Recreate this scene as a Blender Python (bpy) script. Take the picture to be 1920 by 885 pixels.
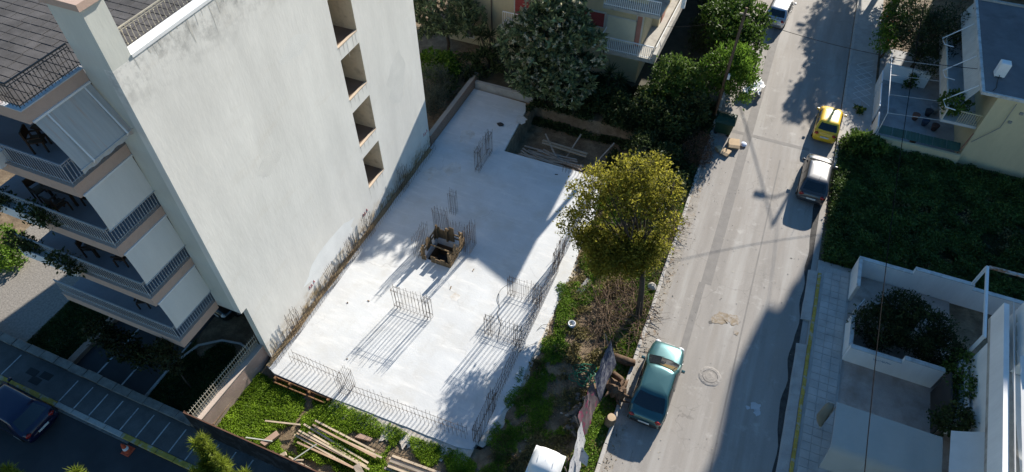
import bpy, math, random
import numpy as np
from mathutils import Vector, Matrix
for o in list(bpy.data.objects): bpy.data.objects.remove(o)
SC = bpy.context.scene
COL = SC.collection
R = math.radians
random.seed(7); RNG = np.random.default_rng(11)

# ------------------------------------------------------------------ camera
cam_d = bpy.data.cameras.new('camera'); cam = bpy.data.objects.new('camera', cam_d); COL.objects.link(cam)
PITCH, YAW, CAMH = R(48.8), R(22.6), 29.0
fh = Vector((-math.sin(YAW), math.cos(YAW), 0)); rt = Vector((math.cos(YAW), math.sin(YAW), 0)); upz = Vector((0, 0, 1))
fw = fh*math.cos(PITCH) - upz*math.sin(PITCH); cu = fh*math.sin(PITCH) + upz*math.cos(PITCH)
m = Matrix((rt, cu, -fw)).transposed().to_4x4(); m.translation = (0, 0, CAMH)
cam.matrix_world = m
cam_d.sensor_width = 36; cam_d.lens = 1255/1920*36; cam_d.clip_start = .5; cam_d.clip_end = 2000
SC.camera = cam

# ------------------------------------------------------------------ sky, sun, exposure
SUN_AZ = math.atan2(.195, 1)          # to the right of +Y
SUN_EL = R(24.8)
w = bpy.data.worlds.new('World'); SC.world = w; w.use_nodes = True
nt = w.node_tree; bg = nt.nodes['Background']
sky = nt.nodes.new('ShaderNodeTexSky'); sky.sky_type = 'NISHITA'; sky.sun_disc = False
sky.sun_elevation = SUN_EL; sky.sun_rotation = SUN_AZ; sky.air_density = 1.2; sky.dust_density = .2; sky.ozone_density = 3.0
hs = nt.nodes.new('ShaderNodeHueSaturation'); hs.inputs['Saturation'].default_value = 1.25
nt.links.new(sky.outputs[0], hs.inputs['Color']); nt.links.new(hs.outputs[0], bg.inputs[0]); bg.inputs[1].default_value = .07
sd = bpy.data.lights.new('sun', 'SUN'); sd.energy = 5.0; sd.angle = R(.55); sd.color = (1, .942, .845)
sun = bpy.data.objects.new('sun', sd); COL.objects.link(sun)
sdir = Vector((math.sin(SUN_AZ)*math.cos(SUN_EL), math.cos(SUN_AZ)*math.cos(SUN_EL), math.sin(SUN_EL)))
sun.rotation_euler = sdir.to_track_quat('Z', 'Y').to_euler(); sun.location = (20, 60, 60)
SC.view_settings.view_transform = 'Standard'; SC.view_settings.look = 'None'
SC.view_settings.exposure = 1.0; SC.view_settings.gamma = 1
SC.render.resolution_x = 1024; SC.render.resolution_y = 472

# ------------------------------------------------------------------ materials
MATS = {}
def M(name, col, rough=.85, var=.12, scale=1.5, fine=.10, fscale=30, bump=.25, bscale=25, metal=0, island=0, stretch=(1, 1, 1), spec=.3, coat=0, trans=0, col2=None, dirt=None, dscale=.5, dlo=.5, dhi=.7):
    if name in MATS: return MATS[name]
    mt = bpy.data.materials.new(name); mt.use_nodes = True; MATS[name] = mt
    t = mt.node_tree; N = t.nodes; L = t.links; b = N['Principled BSDF']
    def new(k, **kw):
        n = N.new(k)
        for a, v in kw.items(): setattr(n, a, v)
        return n
    geo = new('ShaderNodeNewGeometry'); mp = new('ShaderNodeMapping'); mp.inputs['Scale'].default_value = stretch
    L.new(geo.outputs['Position'], mp.inputs['Vector'])
    def noise(sc, det=4, ro=.6):
        n = new('ShaderNodeTexNoise'); n.inputs['Scale'].default_value = sc; n.inputs['Detail'].default_value = det; n.inputs['Roughness'].default_value = ro
        L.new(mp.outputs[0], n.inputs['Vector']); return n.outputs['Fac']
    def ramp(f, lo, hi):
        r = new('ShaderNodeMapRange'); r.inputs['From Min'].default_value = lo; r.inputs['From Max'].default_value = hi; L.new(f, r.inputs['Value']); return r.outputs[0]
    def mix(f, a, bb, mode='MIX'):
        x = new('ShaderNodeMix', data_type='RGBA', blend_type=mode)
        for i, v in ((0, f), (6, a), (7, bb)):
            if hasattr(v, 'default_value') or hasattr(v, 'is_linked'): L.new(v, x.inputs[i])
            else: x.inputs[i].default_value = v if i == 0 else (*v, 1)
        return x.outputs[2]
    c = np.array(col)
    lo = tuple(np.clip(c*(1-var), 0, 1)); hi = tuple(np.clip((np.array(col2) if col2 else c*(1+var)), 0, 1))
    f = ramp(noise(scale), .3, .7)
    out = mix(f, lo, hi)
    if fine:
        g = ramp(noise(fscale, 3, .7), .25, .75)
        out = mix(1.0, out, mix(g, (1-fine,)*3, (1, 1, 1)), 'MULTIPLY')
    if dirt:
        d = ramp(noise(dscale, 6, .65), dlo, dhi)
        out = mix(d, out, dirt)
    if island:
        r = ramp(geo.outputs['Random Per Island'], 0, 1)
        out = mix(1.0, out, mix(r, (1-island,)*3, (1+island*.6, 1+island*.6, 1+island*.3)), 'MULTIPLY')
    L.new(out, b.inputs['Base Color'])
    b.inputs['Roughness'].default_value = rough; b.inputs['Metallic'].default_value = metal
    b.inputs['Specular IOR Level'].default_value = spec
    if coat: b.inputs['Coat Weight'].default_value = coat; b.inputs['Coat Roughness'].default_value = .04
    if bump:
        bp = new('ShaderNodeBump'); bp.inputs['Strength'].default_value = bump; bp.inputs['Distance'].default_value = .02
        L.new(noise(bscale, 5, .65), bp.inputs['Height']); L.new(bp.outputs[0], b.inputs['Normal'])
    if trans:
        tr = new('ShaderNodeBsdfTranslucent'); L.new(out, tr.inputs[0])
        ms = new('ShaderNodeMixShader'); ms.inputs[0].default_value = trans
        L.new(b.outputs[0], ms.inputs[1]); L.new(tr.outputs[0], ms.inputs[2])
        L.new(ms.outputs[0], N['Material Output'].inputs['Surface'])
    mt['_c'] = 1
    return mt
def leafmat(name, col, var=.35, isl=.35, col2=None, rough=.6, trans=.35):
    return M(name, col, rough=rough, var=var, scale=.9, fine=0, bump=0, island=isl, col2=col2, trans=trans, spec=.25)

# ------------------------------------------------------------------ mesh builder
ORG = {}
class MB:
    def __init__(s): s.v = []; s.f = []
    def add(s, vs, fs):
        n = len(s.v); s.v += [tuple(p) for p in vs]; s.f += [tuple(i+n for i in f) for f in fs]; return s
    def box(s, x0, x1, y0, y1, z0, z1):
        if x0 > x1: x0, x1 = x1, x0
        if y0 > y1: y0, y1 = y1, y0
        return s.add([(x0,y0,z0),(x1,y0,z0),(x1,y1,z0),(x0,y1,z0),(x0,y0,z1),(x1,y0,z1),(x1,y1,z1),(x0,y1,z1)],
                     [(0,3,2,1),(4,5,6,7),(0,1,5,4),(1,2,6,5),(2,3,7,6),(3,0,4,7)])
    def bev(s, x0, x1, y0, y1, z0, z1, b=.01):
        # box with a chamfered top edge
        return s.add([(x0,y0,z0),(x1,y0,z0),(x1,y1,z0),(x0,y1,z0),(x0,y0,z1-b),(x1,y0,z1-b),(x1,y1,z1-b),(x0,y1,z1-b),
                      (x0+b,y0+b,z1),(x1-b,y0+b,z1),(x1-b,y1-b,z1),(x0+b,y1-b,z1)],
                     [(0,3,2,1),(0,1,5,4),(1,2,6,5),(2,3,7,6),(3,0,4,7),(4,5,9,8),(5,6,10,9),(6,7,11,10),(7,4,8,11),(8,9,10,11)])
    def beam(s, a, b, w, h, up=(0,0,1)):
        a = Vector(a); b = Vector(b); d = (b-a).normalized(); u = Vector(up)
        if abs(d.dot(u)) > .98: u = Vector((0,1,0))
        x = d.cross(u).normalized()*w/2; y = x.cross(d).normalized()*h/2
        return s.add([a-x-y,a+x-y,a+x+y,a-x+y,b-x-y,b+x-y,b+x+y,b-x+y],[(0,1,2,3),(7,6,5,4),(0,4,5,1),(1,5,6,2),(2,6,7,3),(3,7,4,0)])
    def tube(s, pts, r, n=6, cap=True):
        pts = [Vector(p) for p in pts]; k = len(pts)
        rs = r if isinstance(r, (list, tuple)) else [r]*k
        vs = []; fs = []; px = None
        for i, p in enumerate(pts):
            d = (pts[min(i+1,k-1)]-pts[max(i-1,0)])
            d = d.normalized() if d.length > 1e-9 else Vector((0,0,1))
            if px is None:
                u = Vector((0,0,1)) if abs(d.z) < .9 else Vector((1,0,0)); px = d.cross(u).normalized()
            else:
                px = (px - d*px.dot(d)); px = px.normalized() if px.length > 1e-6 else d.orthogonal().normalized()
            py = d.cross(px)
            for j in range(n):
                a = 2*math.pi*j/n; vs.append(p + (px*math.cos(a)+py*math.sin(a))*rs[i])
        for i in range(k-1):
            for j in range(n):
                fs.append((i*n+j, i*n+(j+1)%n, (i+1)*n+(j+1)%n, (i+1)*n+j))
        if cap: fs.append(tuple(range(n-1,-1,-1))); fs.append(tuple((k-1)*n+j for j in range(n)))
        return s.add(vs, fs)
    def prism(s, poly, z0, z1):
        n = len(poly)
        return s.add([(x,y,z0) for x,y in poly]+[(x,y,z1) for x,y in poly],
                     [tuple(range(n-1,-1,-1)), tuple(range(n,2*n))]+[(i,(i+1)%n,n+(i+1)%n,n+i) for i in range(n)])
    def loft(s, rings, cap=True, close=True):
        n = len(rings[0]); vs = [p for r in rings for p in r]; fs = []
        for i in range(len(rings)-1):
            for j in range(n if close else n-1):
                fs.append((i*n+j, i*n+(j+1)%n, (i+1)*n+(j+1)%n, (i+1)*n+j))
        if cap: fs.append(tuple(range(n-1,-1,-1))); fs.append(tuple((len(rings)-1)*n+j for j in range(n)))
        return s.add(vs, fs)
    def lathe(s, prof, c=(0,0,0), n=20):
        return s.loft([[(c[0]+r*math.cos(2*math.pi*j/n), c[1]+r*math.sin(2*math.pi*j/n), c[2]+z) for j in range(n)] for r, z in prof])
    def rock(s, c, r, seed=0, sq=(1,1,.7), sub=2):
        rr = random.Random(seed); n, k = 8, 5; rings = []
        off = [rr.uniform(.7,1.15) for _ in range(60)]
        for i in range(k):
            ph = math.pi*(i+.5)/k - math.pi/2
            rings.append([(c[0]+r*sq[0]*math.cos(ph)*math.cos(2*math.pi*j/n)*off[i*n+j], c[1]+r*sq[1]*math.cos(ph)*math.sin(2*math.pi*j/n)*off[i*n+j], c[2]+r*sq[2]*math.sin(ph)*off[i*n+j]) for j in range(n)])
        return s.loft(rings)
    def build(s, name, mat, parent=None, smooth=False, label=None, cat=None, group=None, kind=None, origin=None, auto=None):
        a = np.array(s.v, dtype=float)
        po = ORG.get(parent, Vector((0,0,0))) if parent else Vector((0,0,0))
        if origin is None:
            o = Vector(((a[:,0].min()+a[:,0].max())/2, (a[:,1].min()+a[:,1].max())/2, a[:,2].min()))
        else: o = Vector(origin)
        me = bpy.data.meshes.new(name); me.from_pydata((a-np.array(o)).tolist(), [], s.f); me.update()
        if smooth:
            me.polygons.foreach_set('use_smooth', [True]*len(me.polygons))
        ms = mat if isinstance(mat, (list, tuple)) else [mat]
        for mm in ms: me.materials.append(mm)
        ob = bpy.data.objects.new(name, me); COL.objects.link(ob); ob.parent = parent; ob.location = o-po; ORG[ob] = o
        if auto is not None and smooth: me.set_sharp_from_angle(angle=R(auto))
        tag(ob, label, cat, group, kind); return ob
def tag(o, label=None, cat=None, group=None, kind=None):
    if label: o['label'] = label
    if cat: o['category'] = cat
    if group: o['group'] = group
    if kind: o['kind'] = kind
    return o
def thing(name, label, cat, loc=(0,0,0), group=None):
    o = bpy.data.objects.new(name, None); COL.objects.link(o); o.location = loc; o.empty_display_size = .3; ORG[o] = Vector(loc)
    return tag(o, label, cat, group)
def copy_tree(o, parent=None):
    c = o.copy(); COL.objects.link(c); c.parent = parent
    for ch in list(o.children): copy_tree(ch, c)
    return c
def inst(ob, name, loc, rz=0, parent=None, scale=None):
    c = ob.copy(); COL.objects.link(c); c.name = name; c.parent = parent
    po = ORG.get(parent, Vector((0,0,0))) if parent else Vector((0,0,0))
    c.location = Vector(loc)-po; c.rotation_euler = (0,0,rz)
    if scale: c.scale = scale
    ORG[c] = Vector(loc); return c
def fastmesh(name, V, F, mat, parent=None, n=4, **kw):
    # V (k,3) F (m,n) numpy
    po = ORG.get(parent, Vector((0,0,0))) if parent else Vector((0,0,0))
    o = Vector(((V[:,0].min()+V[:,0].max())/2, (V[:,1].min()+V[:,1].max())/2, V[:,2].min()))
    V = V-np.array(o); me = bpy.data.meshes.new(name)
    me.vertices.add(len(V)); me.vertices.foreach_set('co', V.astype(np.float32).ravel())
    me.loops.add(F.size); me.loops.foreach_set('vertex_index', F.astype(np.int32).ravel())
    me.polygons.add(len(F)); me.polygons.foreach_set('loop_start', np.arange(0, F.size, n, dtype=np.int32)); me.update(calc_edges=True); me.validate()
    me.materials.append(mat); ob = bpy.data.objects.new(name, me); COL.objects.link(ob); ob.parent = parent; ob.location = o-po; ORG[ob] = o
    tag(ob, **kw); return ob
def hash2(x, y, s=0):
    v = np.sin(x*127.1+y*311.7+s*74.7)*43758.5453; return v-np.floor(v)
def vnoise(x, y, s=0):
    x = np.asarray(x, float); y = np.asarray(y, float); xi = np.floor(x); yi = np.floor(y); a = x-xi; b = y-yi; a = a*a*(3-2*a); b = b*b*(3-2*b)
    return (hash2(xi,yi,s)*(1-a)+hash2(xi+1,yi,s)*a)*(1-b)+(hash2(xi,yi+1,s)*(1-a)+hash2(xi+1,yi+1,s)*a)*b
def fbm(x, y, s=0): return .55*vnoise(x,y,s)+.3*vnoise(x*2.1,y*2.1,s+1)+.15*vnoise(x*4.3,y*4.3,s+2)
# ================================================================== the setting
m_soil = M('soil', (.21,.14,.085), var=.3, scale=1.2, fine=.45, fscale=11, bump=.8, bscale=14, col2=(.36,.265,.165), dirt=(.12,.085,.05), dscale=2.5, dlo=.5, dhi=.7)
m_road = M('road_surface', (.345,.315,.283), var=.12, scale=.6, fine=.28, fscale=45, bump=.3, bscale=60, stretch=(2.2,.22,1), dirt=(.27,.235,.2), dscale=.7, dlo=.52, dhi=.85)
def cracks(mt, scale=.55, amount=.5, width=.012):
    t = mt.node_tree; N = t.nodes; L = t.links; b = N['Principled BSDF']; src = b.inputs['Base Color'].links[0].from_socket
    g = N.new('ShaderNodeNewGeometry'); nz = N.new('ShaderNodeTexNoise'); nz.inputs['Scale'].default_value = 1.3; nz.inputs['Detail'].default_value = 5; L.new(g.outputs['Position'], nz.inputs['Vector'])
    ad = N.new('ShaderNodeMix'); ad.data_type = 'RGBA'; ad.blend_type = 'ADD'; ad.inputs[0].default_value = .9; L.new(g.outputs['Position'], ad.inputs[6]); L.new(nz.outputs['Color'], ad.inputs[7])
    vo = N.new('ShaderNodeTexVoronoi'); vo.feature = 'DISTANCE_TO_EDGE'; vo.inputs['Scale'].default_value = scale; L.new(ad.outputs[2], vo.inputs['Vector'])
    mr = N.new('ShaderNodeMapRange'); mr.inputs['From Min'].default_value = width; mr.inputs['From Max'].default_value = 0; L.new(vo.outputs['Distance'], mr.inputs['Value'])
    n2 = N.new('ShaderNodeTexNoise'); n2.inputs['Scale'].default_value = .35; L.new(g.outputs['Position'], n2.inputs['Vector']); m2 = N.new('ShaderNodeMapRange'); m2.inputs['From Min'].default_value = .48; m2.inputs['From Max'].default_value = .6; m2.inputs['To Max'].default_value = amount; L.new(n2.outputs['Fac'], m2.inputs['Value'])
    mu = N.new('ShaderNodeMath'); mu.operation = 'MULTIPLY'; L.new(mr.outputs[0], mu.inputs[0]); L.new(m2.outputs[0], mu.inputs[1])
    mx = N.new('ShaderNodeMix'); mx.data_type = 'RGBA'; L.new(mu.outputs[0], mx.inputs[0]); L.new(src, mx.inputs[6]); mx.inputs[7].default_value = (.07,.06,.055,1); L.new(mx.outputs[2], b.inputs['Base Color'])
def blotch(mt, col, scale, lo, hi, fac, stretch=(1,1,1), rot=0):
    t = mt.node_tree; N = t.nodes; L = t.links; b = N['Principled BSDF']; src = b.inputs['Base Color'].links[0].from_socket
    g = N.new('ShaderNodeNewGeometry'); mp = N.new('ShaderNodeMapping'); mp.inputs['Scale'].default_value = stretch; mp.inputs['Rotation'].default_value = (0,0,rot); L.new(g.outputs['Position'], mp.inputs[0])
    nz = N.new('ShaderNodeTexNoise'); nz.inputs['Scale'].default_value = scale; nz.inputs['Detail'].default_value = 7; nz.inputs['Roughness'].default_value = .65; L.new(mp.outputs[0], nz.inputs['Vector'])
    mr = N.new('ShaderNodeMapRange'); mr.inputs['From Min'].default_value = lo; mr.inputs['From Max'].default_value = hi; mr.inputs['To Max'].default_value = fac; L.new(nz.outputs['Fac'], mr.inputs['Value'])
    mx = N.new('ShaderNodeMix'); mx.data_type = 'RGBA'; L.new(mr.outputs[0], mx.inputs[0]); L.new(src, mx.inputs[6]); mx.inputs[7].default_value = (*col,1); L.new(mx.outputs[2], b.inputs['Base Color'])
blotch(m_road, (.42,.40,.37), .5, .5, .72, .75, (1.6,.12,1)); blotch(m_road, (.5,.47,.43), 1.1, .58, .7, .5); blotch(m_road, (.2,.175,.155), .8, .56, .75, .45, (1,.6,1)); cracks(m_road, .4, .35, .009)
m_patch = M('trench_patch', (.255,.235,.215), var=.1, scale=2, fine=.3, fscale=50, bump=.3, bscale=60)
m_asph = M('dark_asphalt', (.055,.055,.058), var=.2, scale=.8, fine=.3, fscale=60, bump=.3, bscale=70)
m_conc = M('concrete', (.42,.40,.37), var=.15, scale=1.3, fine=.2, fscale=25, bump=.35, bscale=35, dirt=(.26,.23,.2), dscale=1.1, dlo=.55, dhi=.8)
m_kerb = M('kerb_concrete', (.5,.47,.43), var=.18, scale=2, fine=.25, fscale=20, bump=.5, bscale=20, dirt=(.3,.26,.21), dscale=2, dlo=.5, dhi=.75)
m_yel = M('yellow_kerb_paint', (.48,.34,.07), var=.2, scale=3, fine=.2, dirt=(.4,.36,.28), dscale=3.5, dlo=.52, dhi=.62)
m_tile = M('pavement_tile', (.47,.45,.42), var=.2, scale=1.1, fine=.2, fscale=30, bump=.3, bscale=30)
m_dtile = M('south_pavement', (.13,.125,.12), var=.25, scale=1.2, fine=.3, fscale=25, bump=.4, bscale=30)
m_wline = M('white_line_paint', (.55,.55,.54), var=.2, scale=3, fine=.2, dirt=(.25,.25,.25), dscale=5, dlo=.5, dhi=.7)
m_cobble = M('cobbled_drive', (.3,.27,.235), var=.25, scale=9, fine=.35, fscale=22, bump=.8, bscale=12)
S = dict(kind='structure')
def sheet(name, x0, x1, y0, y1, z, mat, parent=None, nx=1, ny=1, **kw):
    b = MB(); vs = []; fs = []
    for i in range(nx+1):
        for j in range(ny+1): vs.append((x0+(x1-x0)*i/nx, y0+(y1-y0)*j/ny, z))
    for i in range(nx):
        for j in range(ny):
            a = i*(ny+1)+j; fs.append((a, a+ny+1, a+ny+2, a+1))
    return b.add(vs, fs).build(name, mat, parent, **kw)
sheet('ground', -400, 400, -400, 400, -1.6, m_soil, **S)
# yard ground west and far side, one level
sheet('neighbour_ground', -80, -18.02, 6.9, 200, -.02, m_soil, **S)
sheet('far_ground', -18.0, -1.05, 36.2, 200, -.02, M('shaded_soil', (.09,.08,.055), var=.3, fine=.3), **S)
sheet('east_ground', 6.7, 200, -60, 220, -.06, m_soil, **S)
# main street
road = sheet('street', -1.0, 6.72, -40, 220, 0, m_road, **S)
sheet('trench_patch', 1.0, 1.55, 24.3, 62, .004, m_patch, road)
sheet('trench_patch', -.2, 5.2, 37.55, 37.85, .0045, m_patch, road)
sheet('trench_patch', 3.55, 3.63, 12, 36, .004, m_patch, road)
sheet('trench_patch', .9, 1.25, 17.5, 24.3, .004, m_patch, road)
b = MB(); pts = []
for i in range(46):
    pts.append((-.93+.25*fbm(i*.7,3.1), -10+i*1.5))
vs = [(-1.0,y,.006) for x,y in pts]+[(x+.25+.3*vnoise(y*.9,1.),y,.006) for x,y in pts]
b.add(vs, [(i,46+i,47+i,i+1) for i in range(45)])
b.build('gutter_dirt', M('gutter_dirt', (.36,.325,.28), var=.2, scale=2.2, fine=.35, fscale=18, bump=.5, dirt=(.24,.17,.11), dscale=2.6, dlo=.55, dhi=.7), road)
# brown stains on the road
for qi, (sx, sy, r) in enumerate(((2.55,22.4,.42),(3.1,22.5,.35),(2.2,22.15,.25),(3.35,21.75,.14))):
    n = 22; b = MB(); b.add([(sx,sy,.0065+.002*qi)]+[(sx+r*(.6+.6*vnoise(i*.9,sx*9))*math.cos(2*math.pi*i/n), sy+r*1.1*(.6+.6*vnoise(i*.9,sy*7))*math.sin(2*math.pi*i/n), .0065+.002*qi) for i in range(n)], [(0,1+i,1+(i+1)%n) for i in range(n)])
    b.build('dirt_stain', M('mud_stain', (.29,.225,.15), var=.2, scale=4, fine=.3, dirt=(.34,.30,.26), dscale=5, dlo=.45, dhi=.6), road)
for sx, sy, r in ((2.0,21.9,.12),(4.95,18.0,.28),(5.05,17.7,.2),(5.3,27.9,.06),(4.6,17.8,.12)):
    n = 16; b = MB(); b.add([(sx,sy,.007)]+[(sx+r*(.5+.7*vnoise(i*.9,sx*9))*math.cos(2*math.pi*i/n), sy+r*(.5+.7*vnoise(i*.9,sy*7))*math.sin(2*math.pi*i/n), .007) for i in range(n)], [(0,1+i,1+(i+1)%n) for i in range(n)])
    b.build('paint_spill' if sx > 4.4 and sx < 5.2 else 'dirt_stain', M('pale_spill', (.5,.5,.5)) if 4.4 < sx < 5.2 else M('dark_stain', (.12,.11,.1)), road)
# manhole
mh = thing('manhole_cover', 'round iron manhole cover with broken concrete collar in the sunlit street', 'manhole', (2.62,18.75,0))
b = MB(); n = 28
b.loft([[(2.62+r*(1+.12*vnoise(i*1.3,r*5)*k)*math.cos(2*math.pi*i/n), 18.75+r*(1+.12*vnoise(i*1.3,r*5)*k)*math.sin(2*math.pi*i/n), z) for i in range(n)] for r, z, k in ((.52,.001,1),(.46,.022,1),(.37,.026,0),(.36,.004,0))], cap=False)
b.build('collar', M('collar_concrete', (.36,.33,.3), var=.2, scale=6, fine=.4, fscale=16, bump=.9, bscale=14), mh)
MB().lathe([(.345,.003),(.345,.02),(.3,.024),(.3,.018),(.22,.02),(.2,.024),(.05,.024)], (2.62,18.75,0), 28).build('lid', M('cast_iron_lid', (.3,.27,.24), var=.25, scale=8, fine=.3, bump=.6, bscale=40, rough=.6), mh)
# left kerb: kerbstones
kl = bpy.data.objects.new('street_kerb', None); COL.objects.link(kl); tag(kl, kind='structure'); ORG[kl] = Vector((0,0,0))
k0 = MB().bev(-.09,.09,-.49,.49,-.12,.075,.02).build('kerbstone', m_kerb, kl)
k0.location = (-1.02, -3, -.12)
for i in range(1, 58):
    y = -3+i*1.0
    c = inst(k0, 'kerbstone', (-1.02+random.uniform(-.012,.012), y, -.12+random.uniform(-.02,.008)), random.uniform(-.012,.012), kl)
# right pavement: base, tiles, yellow kerb, wedge ramps
pv = sheet('pavement', 6.75, 8.45, -20, 28.3, .1, m_conc, **S)
MB().box(6.72,6.75,-20,28.3,-.1,.1).build('kerb_face', m_kerb, pv)
t0 = None
for i in range(3):
    for j in range(34):
        x = 7.3+i*.42; y = 13.9+j*.42
        if t0 is None:
            t0 = MB().bev(-.203,.203,-.203,.203,0,.03,.006).build('tile', m_tile, pv); t0.location = (x,y,.1)
        else: inst(t0, 'tile', (x,y,.1+random.uniform(-.006,.003)), random.choice((0,1,2,3))*math.pi/2+random.uniform(-.012,.012), pv)
y0 = MB().bev(-.085,.085,-.497,.497,0,.16,.02).build('kerbstone', m_yel, pv); y0.location = (6.86,-10,0)
for i in range(1, 39):
    if -10+i > 27.6: break
    inst(y0, 'kerbstone', (6.86+random.uniform(-.01,.01), -10+i*.995, random.uniform(-.006,.006)), random.uniform(-.01,.01), pv)
for ya, yb in ((8.5,22.3),(23.9,27.4)):
    b = MB(); n = max(2,int((yb-ya)/.5)); rings = []
    for i in range(n+1):
        y = ya+(yb-ya)*i/n; e = .05*vnoise(y*1.7,4.)
        rings.append([(6.24+e,y,-.05),(6.24+e,y,.03),(6.34+e*.5,y,.08),(6.74,y,.145),(6.74,y,-.05)])
    b.loft(rings).build('ramp_wedge', m_conc, pv)
m_gut = M('dark_gutter', (.06,.055,.05), var=.4, scale=4, fine=.4)
vs = []; ys = np.arange(8, 33, .4)
for y in ys: vs += [(5.98+.3*vnoise(y*.8,2)-.02,y,.008),(6.4,y,.008)]
MB().add(vs, [(2*i,2*i+1,2*i+3,2*i+2) for i in range(len(ys)-1)]).build('dark_gutter_strip', m_gut, road)  # darker strip along the gutter
# far right pavement
pf = MB().box(6.85,8.75,36.5,75,-.1,.11).build('far_pavement', m_conc, **S)
b = MB()
for i in range(7):
    for s in (-1,1):
        a = Vector((7.35,44.2+i*.75,.116)); c = Vector((8.5,44.2+i*.75+s*1.1,.116))
        if s < 0 and i == 0: continue
        b.beam(a, c, .05, .008)
b.build('inlaid_lattice', M('pale_inlay', (.6,.58,.55)), pf)
k1 = MB().bev(-.1,.1,-.49,.49,0,.14,.02).build('kerbstone', m_kerb, pf); k1.location = Vector((6.86,36.9,0))-ORG[pf]
for i in range(1, 36): inst(k1, 'kerbstone', (6.86,36.9+i,random.uniform(-.006,.006)), random.uniform(-.01,.01), pf)
# south street with its pavement
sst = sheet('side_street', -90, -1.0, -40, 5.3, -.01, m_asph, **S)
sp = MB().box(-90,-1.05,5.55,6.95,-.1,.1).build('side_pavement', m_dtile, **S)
for i in range(16):
    x = -29.2+i*.93
    if -28.8 < x < -26.2: continue
    MB().box(x-.028,x+.028,5.56,6.75,.1,.106).build('white_line', m_wline, sp)
ky = MB().bev(-.49,.49,-.12,.12,0,.115,.02).build('kerbstone', m_kerb, sp); ky.location = Vector((-50,5.42,0))-ORG[sp]
m_yk2 = m_yel
for i in range(1, 49):
    x = -50+i
    c = inst(ky, 'kerbstone', (x,5.42,random.uniform(-.006,.006)), random.uniform(-.01,.01), sp)
    if -21.2 < x < -14 or x < -25.2:
        c.data = c.data.copy() if not MATS.get('_yk') else MATS['_yk']
        if not MATS.get('_yk'): c.data.materials[0] = m_yk2; MATS['_yk'] = c.data
MB().box(-25.2,-21,5.2,5.56,-.05,.05).build('dropped_kerb', M('pale_dirty_concrete', (.2,.19,.175), var=.3, scale=2.5, fine=.4, fscale=10), sp)
# plot ground: uneven earth round the slab
def lot_h(x, y):
    h = -.16+.16*fbm(x*.9,y*.9,3)-.06
    h = h-.28*np.clip((12.0-y)/2,0,1)*np.clip((-13.4-x)/.8,0,1)
    h = np.where((x > -6.2)&(y > 10), h+.22*np.clip((x+6.2)/1.5,0,1)*np.clip((-1.2-x)/.8,0,1), h)
    pit = (x > -13.0)&(x < -5.6)&(y > 30.0)&(y < 35.2)
    h = np.where(pit, h-1.1, h)
    sl = (x > -17.0)&(x < -6.1)&(y > 11.2)&(y < 29.7)
    h = np.where(sl, -.46, h)
    return np.where((x > -14.0)&(x < -11.75)&(y > 19.7)&(y < 22.0), -1.45, h)
def gridmesh(name, xs, ys, hf, mat, **kw):
    X, Y = np.meshgrid(xs, ys, indexing='ij'); Z = hf(X, Y); V = np.stack([X,Y,Z],-1).reshape(-1,3)
    nx, ny = len(xs), len(ys); i, j = np.meshgrid(np.arange(nx-1), np.arange(ny-1), indexing='ij'); a = (i*ny+j).ravel()
    o = fastmesh(name, V, np.stack([a,a+ny,a+ny+1,a+1],1), mat, **kw)
    o.data.polygons.foreach_set('use_smooth', [True]*len(o.data.polygons)); return o
gridmesh('plot_ground', np.linspace(-18,-1.08,150), np.linspace(6.95,36.3,240), lot_h, m_soil, **S)
# west neighbour's court
pk = sheet('parking_court', -26.6, -21.9, 7.2, 28, .004, m_asph, **S)
for x in (-25.0,-23.45,-22.0):
    MB().box(x-.04,x+.04,7.25,10.6,.004,.01).build('white_line', m_wline, pk)
sheet('cobbled_drive', -36, -29.7, 6.9, 30, .006, m_cobble, **S)
b = MB().box(-26.72,-26.35,7.2,10.6,-.05,.28); b.build('edging_wall', M('edging_brown', (.3,.21,.16), fine=.3), label='low brown edging wall between dark lawn and parking lines', cat='wall')
b = MB(); b.tube([(-21.9,7.2,.04),(-21.95,9.2,.04),(-21.5,10.6,.04),(-20.6,11.3,.04),(-19.6,11.5,.04),(-18.4,11.3,.04)], .07, 6); b.build('curved_kerb', m_kerb, smooth=True, label='thin curved concrete kerb edging the lawn by the open ground floor', cat='kerb')
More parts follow.
